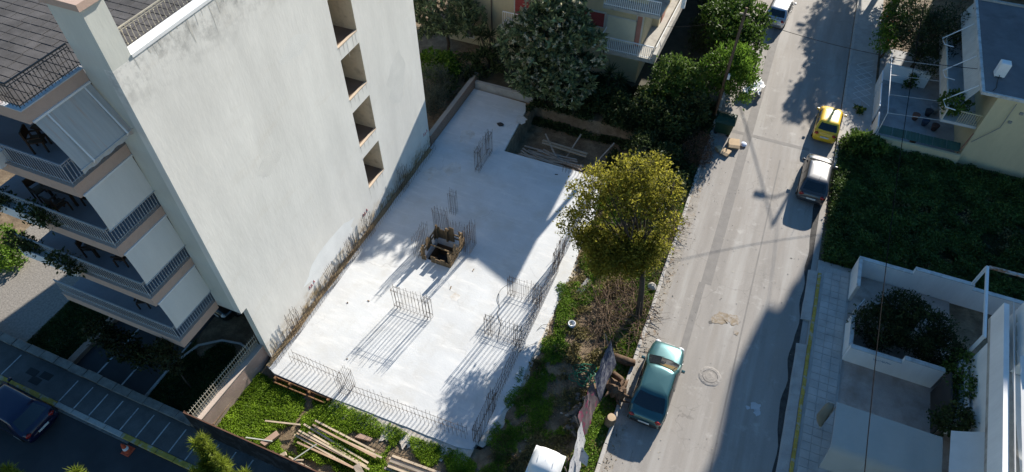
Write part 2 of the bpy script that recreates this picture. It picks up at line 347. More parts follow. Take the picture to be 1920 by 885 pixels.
# ================================================================== apartment building on the left
def wallmat(name, col, streak=.25, top=None, var=.08):
    mt = M(name, col, var=var, scale=.7, fine=.07, fscale=9, bump=.22, bscale=7, stretch=(1,1,.28), dirt=tuple(np.array(col)*.88), dscale=1.1, dlo=.5, dhi=.9)
    if top and not mt.get('top'):
        mt['top'] = 1
        t = mt.node_tree; N = t.nodes; L = t.links; b = N['Principled BSDF']; src = b.inputs['Base Color'].links[0].from_socket
        geo = N.new('ShaderNodeNewGeometry'); sep = N.new('ShaderNodeSeparateXYZ'); L.new(geo.outputs['Position'], sep.inputs[0])
        # weathering: grime washed down from the coping, with a ragged lower edge
        nz = N.new('ShaderNodeTexNoise'); nz.inputs['Scale'].default_value = 1.6; nz.inputs['Detail'].default_value = 7; nz.inputs['Roughness'].default_value = .7; L.new(geo.outputs['Position'], nz.inputs['Vector'])
        mr = N.new('ShaderNodeMapRange'); mr.inputs['From Min'].default_value = top-2.2; mr.inputs['From Max'].default_value = top; L.new(sep.outputs[2], mr.inputs['Value'])
        mu = N.new('ShaderNodeMath'); mu.operation = 'MULTIPLY'; L.new(mr.outputs[0], mu.inputs[0])
        m2 = N.new('ShaderNodeMapRange'); m2.inputs['From Min'].default_value = .44; m2.inputs['From Max'].default_value = .66; L.new(nz.outputs['Fac'], m2.inputs['Value']); L.new(m2.outputs[0], mu.inputs[1])
        mx = N.new('ShaderNodeMix'); mx.data_type = 'RGBA'; L.new(mu.outputs[0], mx.inputs[0]); L.new(src, mx.inputs[6]); mx.inputs[7].default_value = (*(np.array(col)*.36),1)
        # faint smears of filler and damp
        n3 = N.new('ShaderNodeTexNoise'); n3.inputs['Scale'].default_value = .5; n3.inputs['Detail'].default_value = 8; n3.inputs['Roughness'].default_value = .75
        mp = N.new('ShaderNodeMapping'); mp.inputs['Rotation'].default_value = (.5,0,0); mp.inputs['Scale'].default_value = (1,.6,2.2); L.new(geo.outputs['Position'], mp.inputs[0]); L.new(mp.outputs[0], n3.inputs['Vector'])
        m3 = N.new('ShaderNodeMapRange'); m3.inputs['From Min'].default_value = .55; m3.inputs['From Max'].default_value = .8; m3.inputs['To Max'].default_value = .6; L.new(n3.outputs['Fac'], m3.inputs['Value'])
        my = N.new('ShaderNodeMix'); my.data_type = 'RGBA'; L.new(m3.outputs[0], my.inputs[0]); L.new(mx.outputs[2], my.inputs[6]); my.inputs[7].default_value = (*(np.array(col)*np.array([.84,.8,.74])),1)
        # splashed earth along the foot of the wall
        m4 = N.new('ShaderNodeMapRange'); m4.inputs['From Min'].default_value = 1.3; m4.inputs['To Max'].default_value = 1.6; m4.inputs['From Max'].default_value = .0; L.new(sep.outputs[2], m4.inputs['Value'])
        mu2 = N.new('ShaderNodeMath'); mu2.operation = 'MULTIPLY'; L.new(m4.outputs[0], mu2.inputs[0]); L.new(m2.outputs[0], mu2.inputs[1])
        mw = N.new('ShaderNodeMix'); mw.data_type = 'RGBA'; L.new(mu2.outputs[0], mw.inputs[0]); L.new(my.outputs[2], mw.inputs[6]); mw.inputs[7].default_value = (.42,.31,.17,1)
        L.new(mw.outputs[2], b.inputs['Base Color'])
    return mt
m_plaster = wallmat('grey_plaster', (.78,.755,.70), top=17.2)
m_fin = wallmat('fin_plaster', (.62,.62,.56))
m_niche = M('niche_plaster', (.62,.53,.40), var=.12, fine=.1, dirt=(.36,.3,.23), dscale=1.5)
m_band = M('pink_band', (.56,.40,.32), var=.1, scale=2, fine=.12, dirt=(.4,.28,.22), dscale=2, dlo=.5, dhi=.8)
m_bfloor = M('balcony_tile', (.30,.30,.32), var=.1, fine=.15)
m_white = M('white_paint', (.78,.78,.77), var=.06, fine=.06, bump=.1)
m_rail = M('rail_paint', (.46,.46,.45), rough=.5, var=.1, bump=0)
m_screen = M('screen_cloth', (.74,.72,.67), var=.05, scale=2, fine=.08, fscale=60, stretch=(1,1,.2), bump=.15, bscale=60)
m_dark = M('dark_interior', (.045,.042,.04), bump=0)
m_glass = M('window_glass', (.03,.035,.04), rough=.08, var=.1, fine=0, bump=0, spec=.6)
m_wood = M('dark_wood', (.06,.035,.022), rough=.5, var=.3, fine=.2)
m_flag = M('terrace_flag', (.105,.097,.094), var=.3, scale=1.3, fine=.3, fscale=22, bump=.4, bscale=22, island=0)
A = thing('apartment_building', 'tall white plastered apartment block with stacked balconies and a blank side wall', 'building', (-22.8,19.9,0))
XW = -17.69
NZ = [(2.47,4.68),(5.49,7.75),(8.52,10.85),(11.48,13.9)]; NY = (21.65,23.3)
# blank side wall with four openings, one sheet of plaster with thickness
b = MB(); ys = [11.1,11.45,NY[0],NY[1],28.65]; zs = [0,2.47,4.25,4.68,5.49,7.75,8.52,10.85,11.48,13.9,17.05]
for i in range(4):
    for k in range(10):
        za, zb = zs[k], zs[k+1]
        if i == 0 and k < 2: continue
        if i == 2 and any(n0-.01 <= za and zb <= n1+.01 for n0, n1 in NZ): continue
        b.add([(XW,ys[i],za),(XW,ys[i+1],za),(XW,ys[i+1],zb),(XW,ys[i],zb)], [(0,1,2,3)])
b.add([(XW,28.65,0),(-18.05,28.65,0),(-18.05,28.65,17.05),(XW,28.65,17.05)], [(0,1,2,3)])
b.add([(XW,11.45,0),(-18.05,11.45,0),(-18.05,11.45,4.25),(XW,11.45,4.25)], [(3,2,1,0)])
b.add([(-18.05,11.1,4.25),(XW,11.1,4.25),(XW,11.45,4.25),(-18.05,11.45,4.25)], [(3,2,1,0)])
b.add([(XW,11.1,4.25),(-18.05,11.1,4.25),(-18.05,11.1,17.05),(XW,11.1,17.05)], [(3,2,1,0)])
b.add([(-18.05,11.45,0),(-18.05,20.5,0),(-18.05,20.5,4.25),(-18.05,11.45,4.25)], [(3,2,1,0)])
sw = b.build('side_wall', m_plaster, A)
MB().box(-18.1,XW+.03,11.92,28.7,17.05,17.16).build('coping', m_white, A)
for q, (z0, z1) in enumerate(NZ):
    x1, x0 = XW-.001, -19.75
    nb = MB().add([(x1,NY[0],z0),(x1,NY[1],z0),(x1,NY[1],z1),(x1,NY[0],z1),(x0,NY[0],z0),(x0,NY[1],z0),(x0,NY[1],z1),(x0,NY[0],z1)],
        [(4,5,6,7),(1,2,6,5),(2,3,7,6),(3,0,4,7)]).build('niche', m_niche, A)
    MB().add([(x1,NY[0],z0),(x1,NY[1],z0),(x0,NY[1],z0),(x0,NY[0],z0)],[(0,1,2,3)]).build('floor', M('niche_floor', (.2,.15,.115), fine=.25), nb)
    MB().box(XW-.12,XW+.015,NY[0]+.004,NY[1]-.004,z0,z0+.05).build('sill', M('sill_dirt', (.62,.5,.38), fine=.2), nb)
    if q in (0,1,2,3):
        wz = z1-1.25
        w_ = MB().box(-19.75,-19.70,NY[0]+.15,NY[0]+.75,wz+.15,wz+.95).build('window', m_dark, nb)
    if q == 0:
        MB().lathe([(.12,0),(.14,.06),(.1,.1),(.1,.55),(.16,.6),(.16,.68),(.02,.72)], (-18.9,22.95,z0+.05), 12).build('vent_pipe', m_white, nb, smooth=True, auto=40)
    if q == 1:
        MB().box(-18.7,-18.2,NY[0]+.1,NY[0]+.5,z0+.05,z0+.6).build('air_unit', M('air_unit_grey', (.4,.4,.4)), nb)
# corner fin rising above the roof
MB().box(-19.0,-18.05,11.1,11.92,4.25,19.1).box(-18.05,XW,11.1,11.92,17.05,19.1).build('corner_fin', m_fin, A)
MB().box(-19.12,XW+.1,11.0,12.05,19.1,19.32).build('fin_cap', m_band, A)
# body behind
MB().box(-27.9,-19.8,12.9,28.6,4.25,16.3).box(-19.8,-18.06,12.9,20.4,4.25,16.3).build('body', wallmat('rear_plaster', (.55,.54,.5)), A)
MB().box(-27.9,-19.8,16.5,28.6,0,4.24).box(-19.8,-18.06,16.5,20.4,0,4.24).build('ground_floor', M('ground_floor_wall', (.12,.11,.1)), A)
for cx_, cy_ in ((-26.4,11.2),(-23.0,12.6),(-19.6,13.6)):
    MB().box(cx_-.2,cx_+.2,cy_-.2,cy_+.2,0,4.1).build('column', m_niche, A)
# terrace paved with flagstones
ter = MB().prism([(-27.7,8.95),(-19.13,8.95),(-19.13,11.93),(-18.06,11.93),(-18.06,28.5),(-27.7,28.5)],16.3,16.56).build('roof_terrace', M('mortar', (.33,.33,.33), fine=.2), A)
fl = [MB().bev(-a/2,a/2,-c/2,c/2,0,.035,.008).build('flagstone', m_flag, ter) for a, c in ((.62,.34),(.42,.34),(.52,.34))]
used = set(); rr = random.Random(4); cnt = 0; rest = MB(); cand = []
for j in range(22):
    x = -18.25-rr.uniform(0,.3); y = 9.15+j*.362
    while x > -27.2:
        k = rr.randrange(3); wd = (.62,.42,.52)[k]; x -= wd/2+.012
        if not (x > -19.6 and y < 12.15): cand.append((k,x,y,16.56+rr.uniform(-.008,.006),rr.choice((0,math.pi))+rr.uniform(-.01,.01)))
        x -= wd/2+.012
cand.sort(key=lambda c: math.hypot(c[1]+21,c[2]-12))
for k, x, y, z, a in cand:
    if cnt < 285:
        if k not in used: fl[k].location = Vector((x,y,z))-ORG[ter]; used.add(k)
        else: inst(fl[k], 'flagstone', (x,y,z), a, ter)
        cnt += 1
    else: wd = (.62,.42,.52)[k]; rest.bev(x-wd/2,x+wd/2,y-.17,y+.17,z,z+.035,.008)
if rest.v: tag(rest.build('outlying_flagstones', m_flag, ter), kind='stuff')
def railing(a, c, z, h, parent, step=.13, mat=None, knob=True, name='railing', top=True):
    b = MB(); a = Vector(a); c = Vector(c); L_ = (c-a).length; n = max(1,int(L_/step))
    for i in range(n+1):
        p = a.lerp(c, i/n); b.tube([(p.x,p.y,z),(p.x,p.y,z+h)], .011, 4, False)
        if knob:
            for zz in (z+h*.22, z+h*.8): b.lathe([(.012,-.03),(.03,0),(.012,.03)], (p.x,p.y,zz), 5)
    for zz, t in ((z+h,.05),(z+.08,.025),(z+h*.88,.025)):
        b.beam((a.x,a.y,zz),(c.x,c.y,zz), t, t*.7)
    return b.build(name, mat or m_rail, parent)
m_iron = M('dull_cream_iron', (.42,.38,.3), rough=.6, var=.2, fine=.2, bump=0)
railing((-18.2,12.0,0),(-18.2,28.5,0), 17.0, .75, A, .17, m_iron, name='roof_railing')
MB().box(-18.3,-18.1,11.93,28.5,16.56,17.0).build('roof_upstand', M('upstand', (.5,.44,.35), fine=.2), A)
# balconies
ZB = [4.55,7.62,10.7,13.77,16.85]; XB = -19.0; YB = 8.8; XL = -25.7
for q, z in enumerate(ZB):
    xl = XL
    bal = MB().box(xl,XB-.1,YB+.1,12.9,z-.42,z-(.14 if q < 4 else .34)).build('balcony', m_bfloor, A)
    MB().box(xl,XB,YB,YB+.12,z-.5,z-.02).box(XB-.12,XB,YB+.12,11.09,z-.5,z-.02).build('fascia', m_band, bal)
    MB().box(xl,XB+.03,YB-.03,YB+.16,z-.019,z+.02).box(XB-.16,XB+.03,YB+.161,11.09,z-.019,z+.02).build('ledge', M('ledge_paint', (.55,.55,.55), dirt=(.4,.28,.24), dscale=2) if q == 4 else m_band, bal)
    dk = M('dark_iron', (.07,.065,.06), rough=.6, bump=0) if q == 4 else (m_rail if q != 3 else M('blue_grey_rail', (.42,.44,.48), rough=.5, bump=0))
    railing((XB-.08,YB+.08,0),(XB-.08,11.05,0), z+.02, .85, bal, .125, dk)
    railing((xl,YB+.08,0),(XB-.1,YB+.08,0), z+.02, .85, bal, .14, dk, knob=q < 3)
    if q < 4:
        MB().box(-26.4,-19.3,12.8,12.895,z-.14,z+2.4).build('shutters', M('brown_shutter', (.12,.085,.06)), bal)
        # roller screen on the side, hung from the slab above, foot swung a little outwards
        zt = ZB[q+1]-.52; zb_ = z+(.85 if q < 3 else .95); out = .1 if q < 3 else .8
        y0 = YB+.12; y1 = 11.05; nseg = 10; b = MB(); vs = []; fs = []
        for i in range(nseg+1):
            t = i/nseg
            for yy in np.linspace(y0, y1, 9):
                sag = .03*math.sin(math.pi*t)*(1+.4*math.sin(yy*5))
                vs.append((XB+.02+out*t+sag, yy, zt+(zb_-zt)*t))
        for i in range(nseg):
            for j in range(8): a = i*9+j; fs.append((a,a+1,a+10,a+9))
        if q == 3:   # ragged valance
            n0 = len(vs)
            for yy in np.linspace(y0,y1,25): vs.append((XB+.02+out,yy,zb_)); vs.append((XB+.03+out,yy,zb_-.12-.07*abs(math.sin(yy*5.5))))
            fs += [(n0+2*i,n0+2*i+2,n0+2*i+3,n0+2*i+1) for i in range(24)]
        b.add(vs, fs); s_ = b.build('roller_screen', m_screen if q < 3 else M('screen_cloth_worn', (.5,.49,.46), var=.08, fine=.1, fscale=50, stretch=(1,6,.2), dirt=(.5,.36,.28), dscale=1.3, dlo=.55, dhi=.75), bal, smooth=True)
        MB().box(XB-.04,XB+.05,y0-.02,y1+.02,zt,zt+.07).build('roller_box', m_white, bal)
        MB().tube([(XB+.03+out,y0-.03,zb_),(XB+.03+out,y1+.03,zb_)], .022, 6).build('bottom_bar', m_rail, bal)
        if q == 3:
            for yy in (y0+.45, y1-.25):
                MB().tube([(XB+.05,yy,zt),(XB+.12+out,yy,zb_+.05),(XB+.05+out,yy,zb_-.04)], .03, 6).build('screen_arm', m_white, bal)
    if q in (1,2,3):
        x0_, x1_ = ((-25.5,-22.6),(-25.6,-22.3),(-25.6,-22.0))[q-1]
        MB().box(x0_,x1_,YB-.22,YB-.18,z-.1,z+.42).box(x0_,x1_,YB+.2,YB+.24,z-.1,z+.42).box(x0_,x0_+.05,YB-.18,YB+.2,z-.1,z+.42).box(x1_-.05,x1_,YB-.18,YB+.2,z-.1,z+.42).box(x0_+.05,x1_-.05,YB-.18,YB+.2,z-.1,z+.3).build('planter_trough', m_white, bal)
MB().box(XL-.1,-18.2,12.6,28,16.56,16.6) 
# red surveyor's marks sprayed on the wall
red = M('red_spray', (.6,.06,.05), bump=0)
b = MB(); xr = XW+.006
for y, z in ((15.2,1.15),(20.6,1.3),(28.0,1.4)):
    for dy, dz in ((0,0),(.18,-.03),(.4,.02)):
        b.tube([(xr,y+dy-.05,z+dz-.12),(xr,y+dy,z+dz+.12),(xr,y+dy+.06,z+dz-.11)], .012, 4); b.tube([(xr,y+dy-.03,z+dz),(xr,y+dy+.05,z+dz)], .012, 4)
b.build('spray_marks', red, A)

# drip stains below the sills and the coping, trowelled repairs
rr = random.Random(55); m_drip = M('drip_stain', (.60,.57,.51), var=.12, scale=3, fine=.15, fscale=14, bump=.2); b = MB()
def drip(y, z, L_, w_):
    b.add([(XW+.003,y-w_/2,z),(XW+.003,y+w_/2,z),(XW+.003,y+w_*.35+rr.uniform(-.02,.02),z-L_*.5),(XW+.003,y+rr.uniform(-.03,.03),z-L_),(XW+.003,y-w_*.35+rr.uniform(-.02,.02),z-L_*.5)], [(0,4,3,2,1)])
for z0, z1 in NZ:
    for k in range(5): drip(NY[0]+.06+k*.36+rr.uniform(-.1,.1), z0-.002, rr.uniform(.25,1.1), rr.uniform(.03,.08))
for k in range(46): drip(12.1+k*.36+rr.uniform(-.15,.15), 17.04, rr.uniform(.15,1.0)*(1.3 if rr.random() < .2 else .7), rr.uniform(.03,.1))
tag(b.build('drip_stains', m_drip, A), kind='stuff')
for i, (y, z, ry, rz_, c) in enumerate(((17.4,1.6,2.6,.8,(.82,.82,.80)),(26.0,7.0,1.0,1.6,(.73,.71,.66)),(15.5,9.5,.8,.5,(.74,.715,.66)),(19.0,13.2,1.1,.45,(.80,.78,.73)))):
    n = 20; MB().add([(XW+.002,y,z)]+[(XW+.002,y+ry*(.7+.5*vnoise(k*.9,y*3))*math.cos(2*math.pi*k/n)*(1 if i else 1), z+rz_*(.7+.5*vnoise(k*.9,z*5))*math.sin(2*math.pi*k/n)+(.25*ry*math.cos(2*math.pi*k/n) if i == 1 else 0)) for k in range(n)], [(0,1+k,1+(k+1)%n) for k in range(n)]).build('plaster_repair', M('plaster_repair_%d'%i, c, var=.06, scale=1.2, fine=.08, bump=.2), A)
# ------------------------------------------------------------------ boundary wall + fence, south garden wall
bw = thing('boundary_wall', 'brown rendered boundary wall with cream iron railings beside the weedy plot', 'wall', (-18,9.2,0))
b = MB(); b.prism([(-18.45,6.95),(-18.12,6.95),(-17.9,11.44),(-18.25,11.44)], -1.2, .95); b.build('render', M('brown_render', (.43,.31,.26), var=.15, scale=1.2, fine=.15, fscale=14, bump=.3, dirt=(.55,.47,.42), dscale=2.4, dlo=.6, dhi=.72), bw)
MB().prism([(-18.5,6.93),(-18.09,6.93),(-17.87,11.43),(-18.3,11.43)], .95, 1.0).build('coping', M('wall_coping', (.55,.45,.38), fine=.2), bw)
b = MB(); a = Vector((-18.33,7.0,1.0)); c = Vector((-18.12,11.4,1.0)); n = 34
for i in range(n+1):
    p = a.lerp(c,i/n); b.tube([p,p+Vector((0,0,.8)),p+Vector((0,0,.9))], [.014,.014,.003], 4, False)
    if i < n:
        q_ = a.lerp(c,(i+1)/n); b.beam(p+Vector((0,0,.1)), q_+Vector((0,0,.4)), .012, .012); b.beam(p+Vector((0,0,.4)), q_+Vector((0,0,.1)), .012, .012)
for z in (.08,.42,.74): b.beam(a+Vector((0,0,z)), c+Vector((0,0,z)), .03, .03)
b.build('iron_railing', m_iron, bw)
gw = thing('garden_wall', 'long low stone garden wall along the shaded side pavement', 'wall', (-25,7.05,0))
MB().box(-38,-18.5,6.97,7.17,-.1,.5).build('wall_core', M('garden_wall_render', (.2,.17,.14), fine=.3), gw)
rr = random.Random(5); cp = None; x = -37.7
cps = MB().bev(-.45,.45,-.2,.2,0,.08,.02).build('coping_stone', M('grey_coping', (.22,.205,.18), var=.3, scale=2.5, fine=.35, bump=.5), gw)
cps.location = Vector((-37.5,7.07,.5))-ORG[gw]
for i in range(1,21): inst(cps, 'coping_stone', (-37.5+i*.92, 7.07+rr.uniform(-.02,.02), .5+rr.uniform(-.01,.01)), rr.uniform(-.02,.02), gw)
# drain covers on the pavement
for i, (x, y) in enumerate(((-27.9,6.25),(-27.1,6.35),(-27.4,5.95))):
    MB().bev(x-.3,x+.3,y-.17,y+.17,.1,.115,.01).build('service_cover', M('cover_iron', (.04,.04,.04)), label=('dark service cover nearest the low garden wall, left of another','dark service cover right of the other two on the shaded pavement','dark service cover closest to the yellow kerb and blue car')[i], cat='cover', group='pavement service covers')
# ================================================================== construction plot: slab, formwork, rebar
def slabmat():
    mt = M('fresh_concrete', (.585,.592,.592), var=.07, scale=.45, fine=.05, fscale=12, bump=.35, bscale=9, dirt=(.50,.48,.44), dscale=.6, dlo=.48, dhi=.85)
    return mt
m_slab = slabmat()
blotch(m_slab, (.69,.68,.66), 1.6, .5, .7, .8, (.35,1.6,1), .6); blotch(m_slab, (.48,.465,.44), 2.2, .56, .75, .5, (1.5,.5,1), -.4); blotch(m_slab, (.45,.42,.37), .35, .58, .72, .45); blotch(m_slab, (.5,.49,.47), 9, .6, .75, .5); cracks(m_slab, .22, .25, .006)
SL = thing('concrete_slab', 'large white freshly cast concrete foundation slab with rebar starters', 'slab', (-11.7,20,0))
# outline, ragged along the east side
east = []
for y, x in ((10.95,-6.55),(11.7,-6.35),(12.7,-6.0),(14,-5.85),(15,-5.7),(16.5,-5.78),(18,-5.75),(19.5,-5.68),(21,-5.62),(22.5,-5.75),(24.4,-5.85),(26,-5.8),(28,-5.9),(30.0,-5.9)): east.append((x,y))
E2 = []
for i in range(len(east)-1):
    for k in range(5):
        t = k/5; x = east[i][0]*(1-t)+east[i+1][0]*t; y = east[i][1]*(1-t)+east[i+1][1]*t
        E2.append((x+.16*(fbm(y*2.3,7.7)-.5), y))
E2.append(east[-1])
poly = [(-17.05,10.75),(-13.7,10.7)]+[(-13.7+i*.5, 10.72+.05*i*.12+.1*(fbm(i*.8,2.2)-.5)) for i in range(1,14)]+E2+[(-13.05,30.0),(-13.3,34.4),(-13.6,35.15),(-17.62,35.3),(-17.62,20.5),(-13.65,20.05),(-13.65,21.65),(-12.1,21.65),(-12.1,20.05),(-13.65,20.05),(-17.62,20.5),(-17.62,10.95)]
MB().prism(poly, -.45, 0).build('slab', m_slab, SL)
# sunken pit rim face is part of the slab; brick wall on the far left edge
brk = M('clay_block', (.30,.17,.11), var=.25, scale=3, fine=.3, bump=.5)
bt = brk.node_tree; br = bt.nodes.new('ShaderNodeTexBrick'); br.inputs['Scale'].default_value = 5; br.inputs['Mortar Size'].default_value = .02
br.inputs['Color1'].default_value = (.34,.18,.12,1); br.inputs['Color2'].default_value = (.25,.15,.1,1); br.inputs['Mortar'].default_value = (.36,.32,.27,1)
g_ = bt.nodes.new('ShaderNodeNewGeometry'); sx_ = bt.nodes.new('ShaderNodeSeparateXYZ'); cx_ = bt.nodes.new('ShaderNodeCombineXYZ')
bt.links.new(g_.outputs['Position'], sx_.inputs[0]); bt.links.new(sx_.outputs[1], cx_.inputs[0]); bt.links.new(sx_.outputs[2], cx_.inputs[1]); bt.links.new(cx_.outputs[0], br.inputs['Vector'])
bt.links.new(br.outputs[0], bt.nodes['Principled BSDF'].inputs['Base Color'])
MB().box(-17.95,-17.65,28.72,36.2,-.3,.75).build('brick_wall', brk, label='low red brick wall along the far left edge of the slab', cat='wall')
MB().box(-17.6,-13.2,35.45,35.7,-.3,.5).build('concrete_wall', m_conc, label='low grey concrete wall across the far end of the slab', cat='wall')
MB().box(-13.7,-13.25,35.71,36.0,-.3,.6)
MB().prism([(-17.0,35.6),(-16.4,35.5)],0,0) if False else None
# formwork boards at the near left corner
fw_ = thing('formwork_edge', 'brown timber formwork boards edging the near left corner of the slab', 'formwork', (-15.4,10.6,-.4))
m_ply = M('form_board', (.30,.16,.075), var=.3, scale=4, fine=.3, stretch=(.3,4,4), bump=.3)
for i, (z0, z1) in enumerate(((-.42,-.24),(-.22,-.04))): MB().box(-16.95,-13.72,10.62,10.665,z0,z1).build('board', m_ply, fw_)
for x in (-16.85,-16.0,-14.9,-13.85): MB().box(x-.05,x+.05,10.5,10.615,-.6,.06).build('stake', m_ply, fw_)
MB().box(-16.9,-13.75,10.38,10.43,-.2,-.1).build('brace', m_ply, fw_)
# timber-lined pit
px0, px1, py0, py1 = -13.75, -12.0, 19.95, 21.75
pit = thing('lift_pit_formwork', 'square timber formwork box around the dark open lift pit', 'formwork', (-12.9,20.85,0))
m_pl = M('pale_form_board', (.22,.15,.085), var=.35, scale=3, fine=.3, stretch=(4,4,.5), bump=.3, island=.2)
MB().box(px0+.05,px1-.05,py0+.05,py1-.05,-1.44,-1.4).build('pit_floor', M('pit_dark_concrete', (.10,.09,.08), fine=.3), pit)  # floor coloured dark so the pit reads as a deep hole
for a_ in ((px0+.06,px0+.09,py0+.1,py1-.1),(px1-.09,px1-.06,py0+.1,py1-.1),(px0+.1,px1-.1,py1-.09,py1-.06),(px0+.1,px1-.1,py0+.06,py0+.09)): MB().box(*a_,-1.4,-.46).build('lining', M('pit_lining', (.16,.11,.07), fine=.3), pit)
rr = random.Random(9)
def board_wall(x0, y0, x1, y1, n):
    for i in range(n):
        t0 = i/n; t1 = (i+.93)/n; a = Vector((x0+(x1-x0)*t0, y0+(y1-y0)*t0, 0)); c = Vector((x0+(x1-x0)*t1, y0+(y1-y0)*t1, 0))
        if rr.random() < .12: continue
        h = rr.uniform(.3,.55) if y0 == y1 == py0 else rr.uniform(.7,1.2); d = (c-a).normalized(); nrm = Vector((-d.y,d.x,0))*.02
        b = MB(); b.add([a-nrm,c-nrm,c+nrm,a+nrm]+[p+Vector((0,0,h+rr.uniform(-.03,.03))) for p in (a-nrm,c-nrm,c+nrm,a+nrm)], [(0,3,2,1),(4,5,6,7),(0,1,5,4),(1,2,6,5),(2,3,7,6),(3,0,4,7)]); b.build('board', m_pl, pit)
board_wall(px0,py1,px1,py1,6); board_wall(px0,py0,px0,py1,6); board_wall(px1,py0,px1,py1,7); board_wall(px0,py0,px1,py0,6)
for z in (.2,.5):
    MB().box(px0-.02,px1+.02,py1+.03,py1+.08,z,z+.09).build('rail', m_pl, pit); MB().box(px1+.03,px1+.08,py0,py1,z,z+.09).build('rail', m_pl, pit); MB().box(px0-.08,px0-.03,py0,py1,z,z+.09).build('rail', m_pl, pit)
for x, y in ((px0+.1,py1-.1),(px0+.75,py1-.1),(px1-.1,py1-.12),(px1-.1,py0+.12),(px0+.1,py0+.1)): MB().box(x-.05,x+.05,y-.05,y+.05,0,1.1).build('post', m_pl, pit)
MB().beam((px0+.1,py0+.9,.3),(px1-.1,py0+.8,.3),.08,.05).build('brace', m_pl, pit)
# rebar
m_reb = M('rusty_rebar', (.13,.09,.065), rough=.75, var=.3, scale=3, fine=.2, bump=0)
rr = random.Random(21)
def bars(pts, h, jit=.05, r=.0095, lean=.05):
    b = MB()
    for x, y in pts:
        hh = h*(1+rr.uniform(-jit*2,jit)); b.tube([(x,y,-.05),(x+rr.uniform(-lean,lean)*.3,y+rr.uniform(-lean,lean)*.3,hh*.6),(x+rr.uniform(-lean,lean),y+rr.uniform(-lean,lean),hh)], r, 4, False)
    return b
def ring(b, x0, x1, y0, y1, z, r=.0065):
    z2 = z+rr.uniform(-.02,.02); b.tube([(x0,y0,z),(x1,y0,z2),(x1,y1,z),(x0,y1,z2),(x0,y0,z)], r, 4, False)
def rect(x0, x1, y0, y1, step):
    p = []; nx = max(1,round((x1-x0)/step)); ny = max(1,round((y1-y0)/step))
    for i in range(nx+1): p += [(x0+(x1-x0)*i/nx, y0),(x0+(x1-x0)*i/nx, y1)]
    for j in range(1,ny): p += [(x0, y0+(y1-y0)*j/ny),(x1, y0+(y1-y0)*j/ny)]
    return p
def cluster(label, x0, x1, y0, y1, h, step=.16, rings=(.12,.86), ends=None, group=None, name='rebar_cage'):
    t = thing(name, label, 'rebar', ((x0+x1)/2,(y0+y1)/2,0), group)
    P = rect(x0,x1,y0,y1,step)
    if ends:   # denser boundary elements at both ends
        if x1-x0 > y1-y0: P += rect(x0,x0+ends,y0,y1,.17)+rect(x1-ends,x1,y0,y1,.17)
        else: P += rect(x0,x1,y0,y0+ends,.17)+rect(x0,x1,y1-ends,y1,.17)
    bars(P, h).build('bars', m_reb, t, kind='stuff'); b = MB()
    for f in rings:
        ring(b,x0-.01,x1+.01,y0-.01,y1+.01,h*f)
        if ends:
            for e in (-.04,.04):
                if x1-x0 > y1-y0: ring(b,x0,x0+ends,y0,y1,h*f+e); ring(b,x1-ends,x1,y0,y1,h*f+e)
                else: ring(b,x0,x1,y0,y0+ends,h*f+e); ring(b,x0,x1,y1-ends,y1,h*f+e)
    b.build('stirrups', m_reb, t, kind='stuff'); return t
cluster('wide rebar cage standing on sunlit slab in front of the lift pit', -13.55,-11.4,16.45,16.7,1.75,.2,ends=.35)
cluster('wide rebar cage near the right edge of the slab, the nearer of two', -8.45,-6.55,16.7,16.95,1.7,.2,ends=.35)
cluster('wide rebar cage near the right edge of the slab, beside loose black cables', -8.35,-6.55,19.45,19.7,1.55,.2,ends=.35)
cluster('long rebar cage in the blue shade close to the sunken timber heap', -13.95,-13.7,27.5,29.6,1.9,.17,ends=.4)
cluster('slim rebar column cage alone in the shade beyond the lift pit', -13.85,-13.45,23.65,23.95,1.85,.13)
cluster('rebar column cage at the far left corner of the lift pit', -14.0,-13.2,22.0,22.3,2.0,.12)
cluster('rebar column cage at the right side of the lift pit', -11.75,-11.4,21.2,22.1,1.9,.13)
cluster('rebar column cage at the near left side of the lift pit', -14.2,-13.95,19.9,21.2,1.7,.17)
cluster('low rebar row behind the lift pit', -13.2,-11.8,22.1,22.25,1.2,.17,rings=(.3,))
cluster('dense rebar column cage at the near slab edge beside the timber formwork', -13.5,-13.05,11.05,11.75,1.55,.11)
cluster('tall rebar cage at the nearest right corner of the slab', -6.6,-6.35,11.3,13.3,1.5,.14,ends=.35)
cluster('rebar cage in the right edge row beside the walnut tree', -6.75,-6.5,22.0,23.2,1.5,.15,ends=.3)
def row(label, pts, h, rails=(.5,), off=.2, nm='rebar_row'):
    t = thing(nm, label, 'rebar', (pts[0][0],pts[0][1],0)); bars(pts, h, .12).build('bars', m_reb, t, kind='stuff'); b = MB()
    half = len(pts)//2
    for f in rails: b.tube([(pts[0][0],pts[0][1],h*f),(pts[half-1][0],pts[half-1][1],h*f)], .009, 4, False); b.tube([(pts[half][0],pts[half][1],h*f),(pts[-1][0],pts[-1][1],h*f)], .009, 4, False)
    b.build('tie_bars', m_reb, t, kind='stuff'); return t
ln = lambda x0,y0,x1,y1,st: [(x0+(x1-x0)*i/max(1,int(math.hypot(x1-x0,y1-y0)/st)), y0+(y1-y0)*i/max(1,int(math.hypot(x1-x0,y1-y0)/st))) for i in range(int(math.hypot(x1-x0,y1-y0)/st)+1)]
row('long rebar row along the foot of the white side wall', ln(-17.45,11.2,-17.45,28.4,.2)+ln(-17.2,11.2,-17.2,28.4,.2), 1.0, (.4,))
for i, (y, lb) in enumerate(((13.2,'nearest'),(16.6,'second nearest'),(18.6,'third nearest'),(20.4,'fourth nearest'),(24.5,'farthest'))):
    cluster(lb+' of the five taller rebar cages along the white side wall', -17.5,-17.2,y-.3,y+.35,(1.7,1.35,1.5,1.7,1.75)[i],.14,group='wall foot cages')
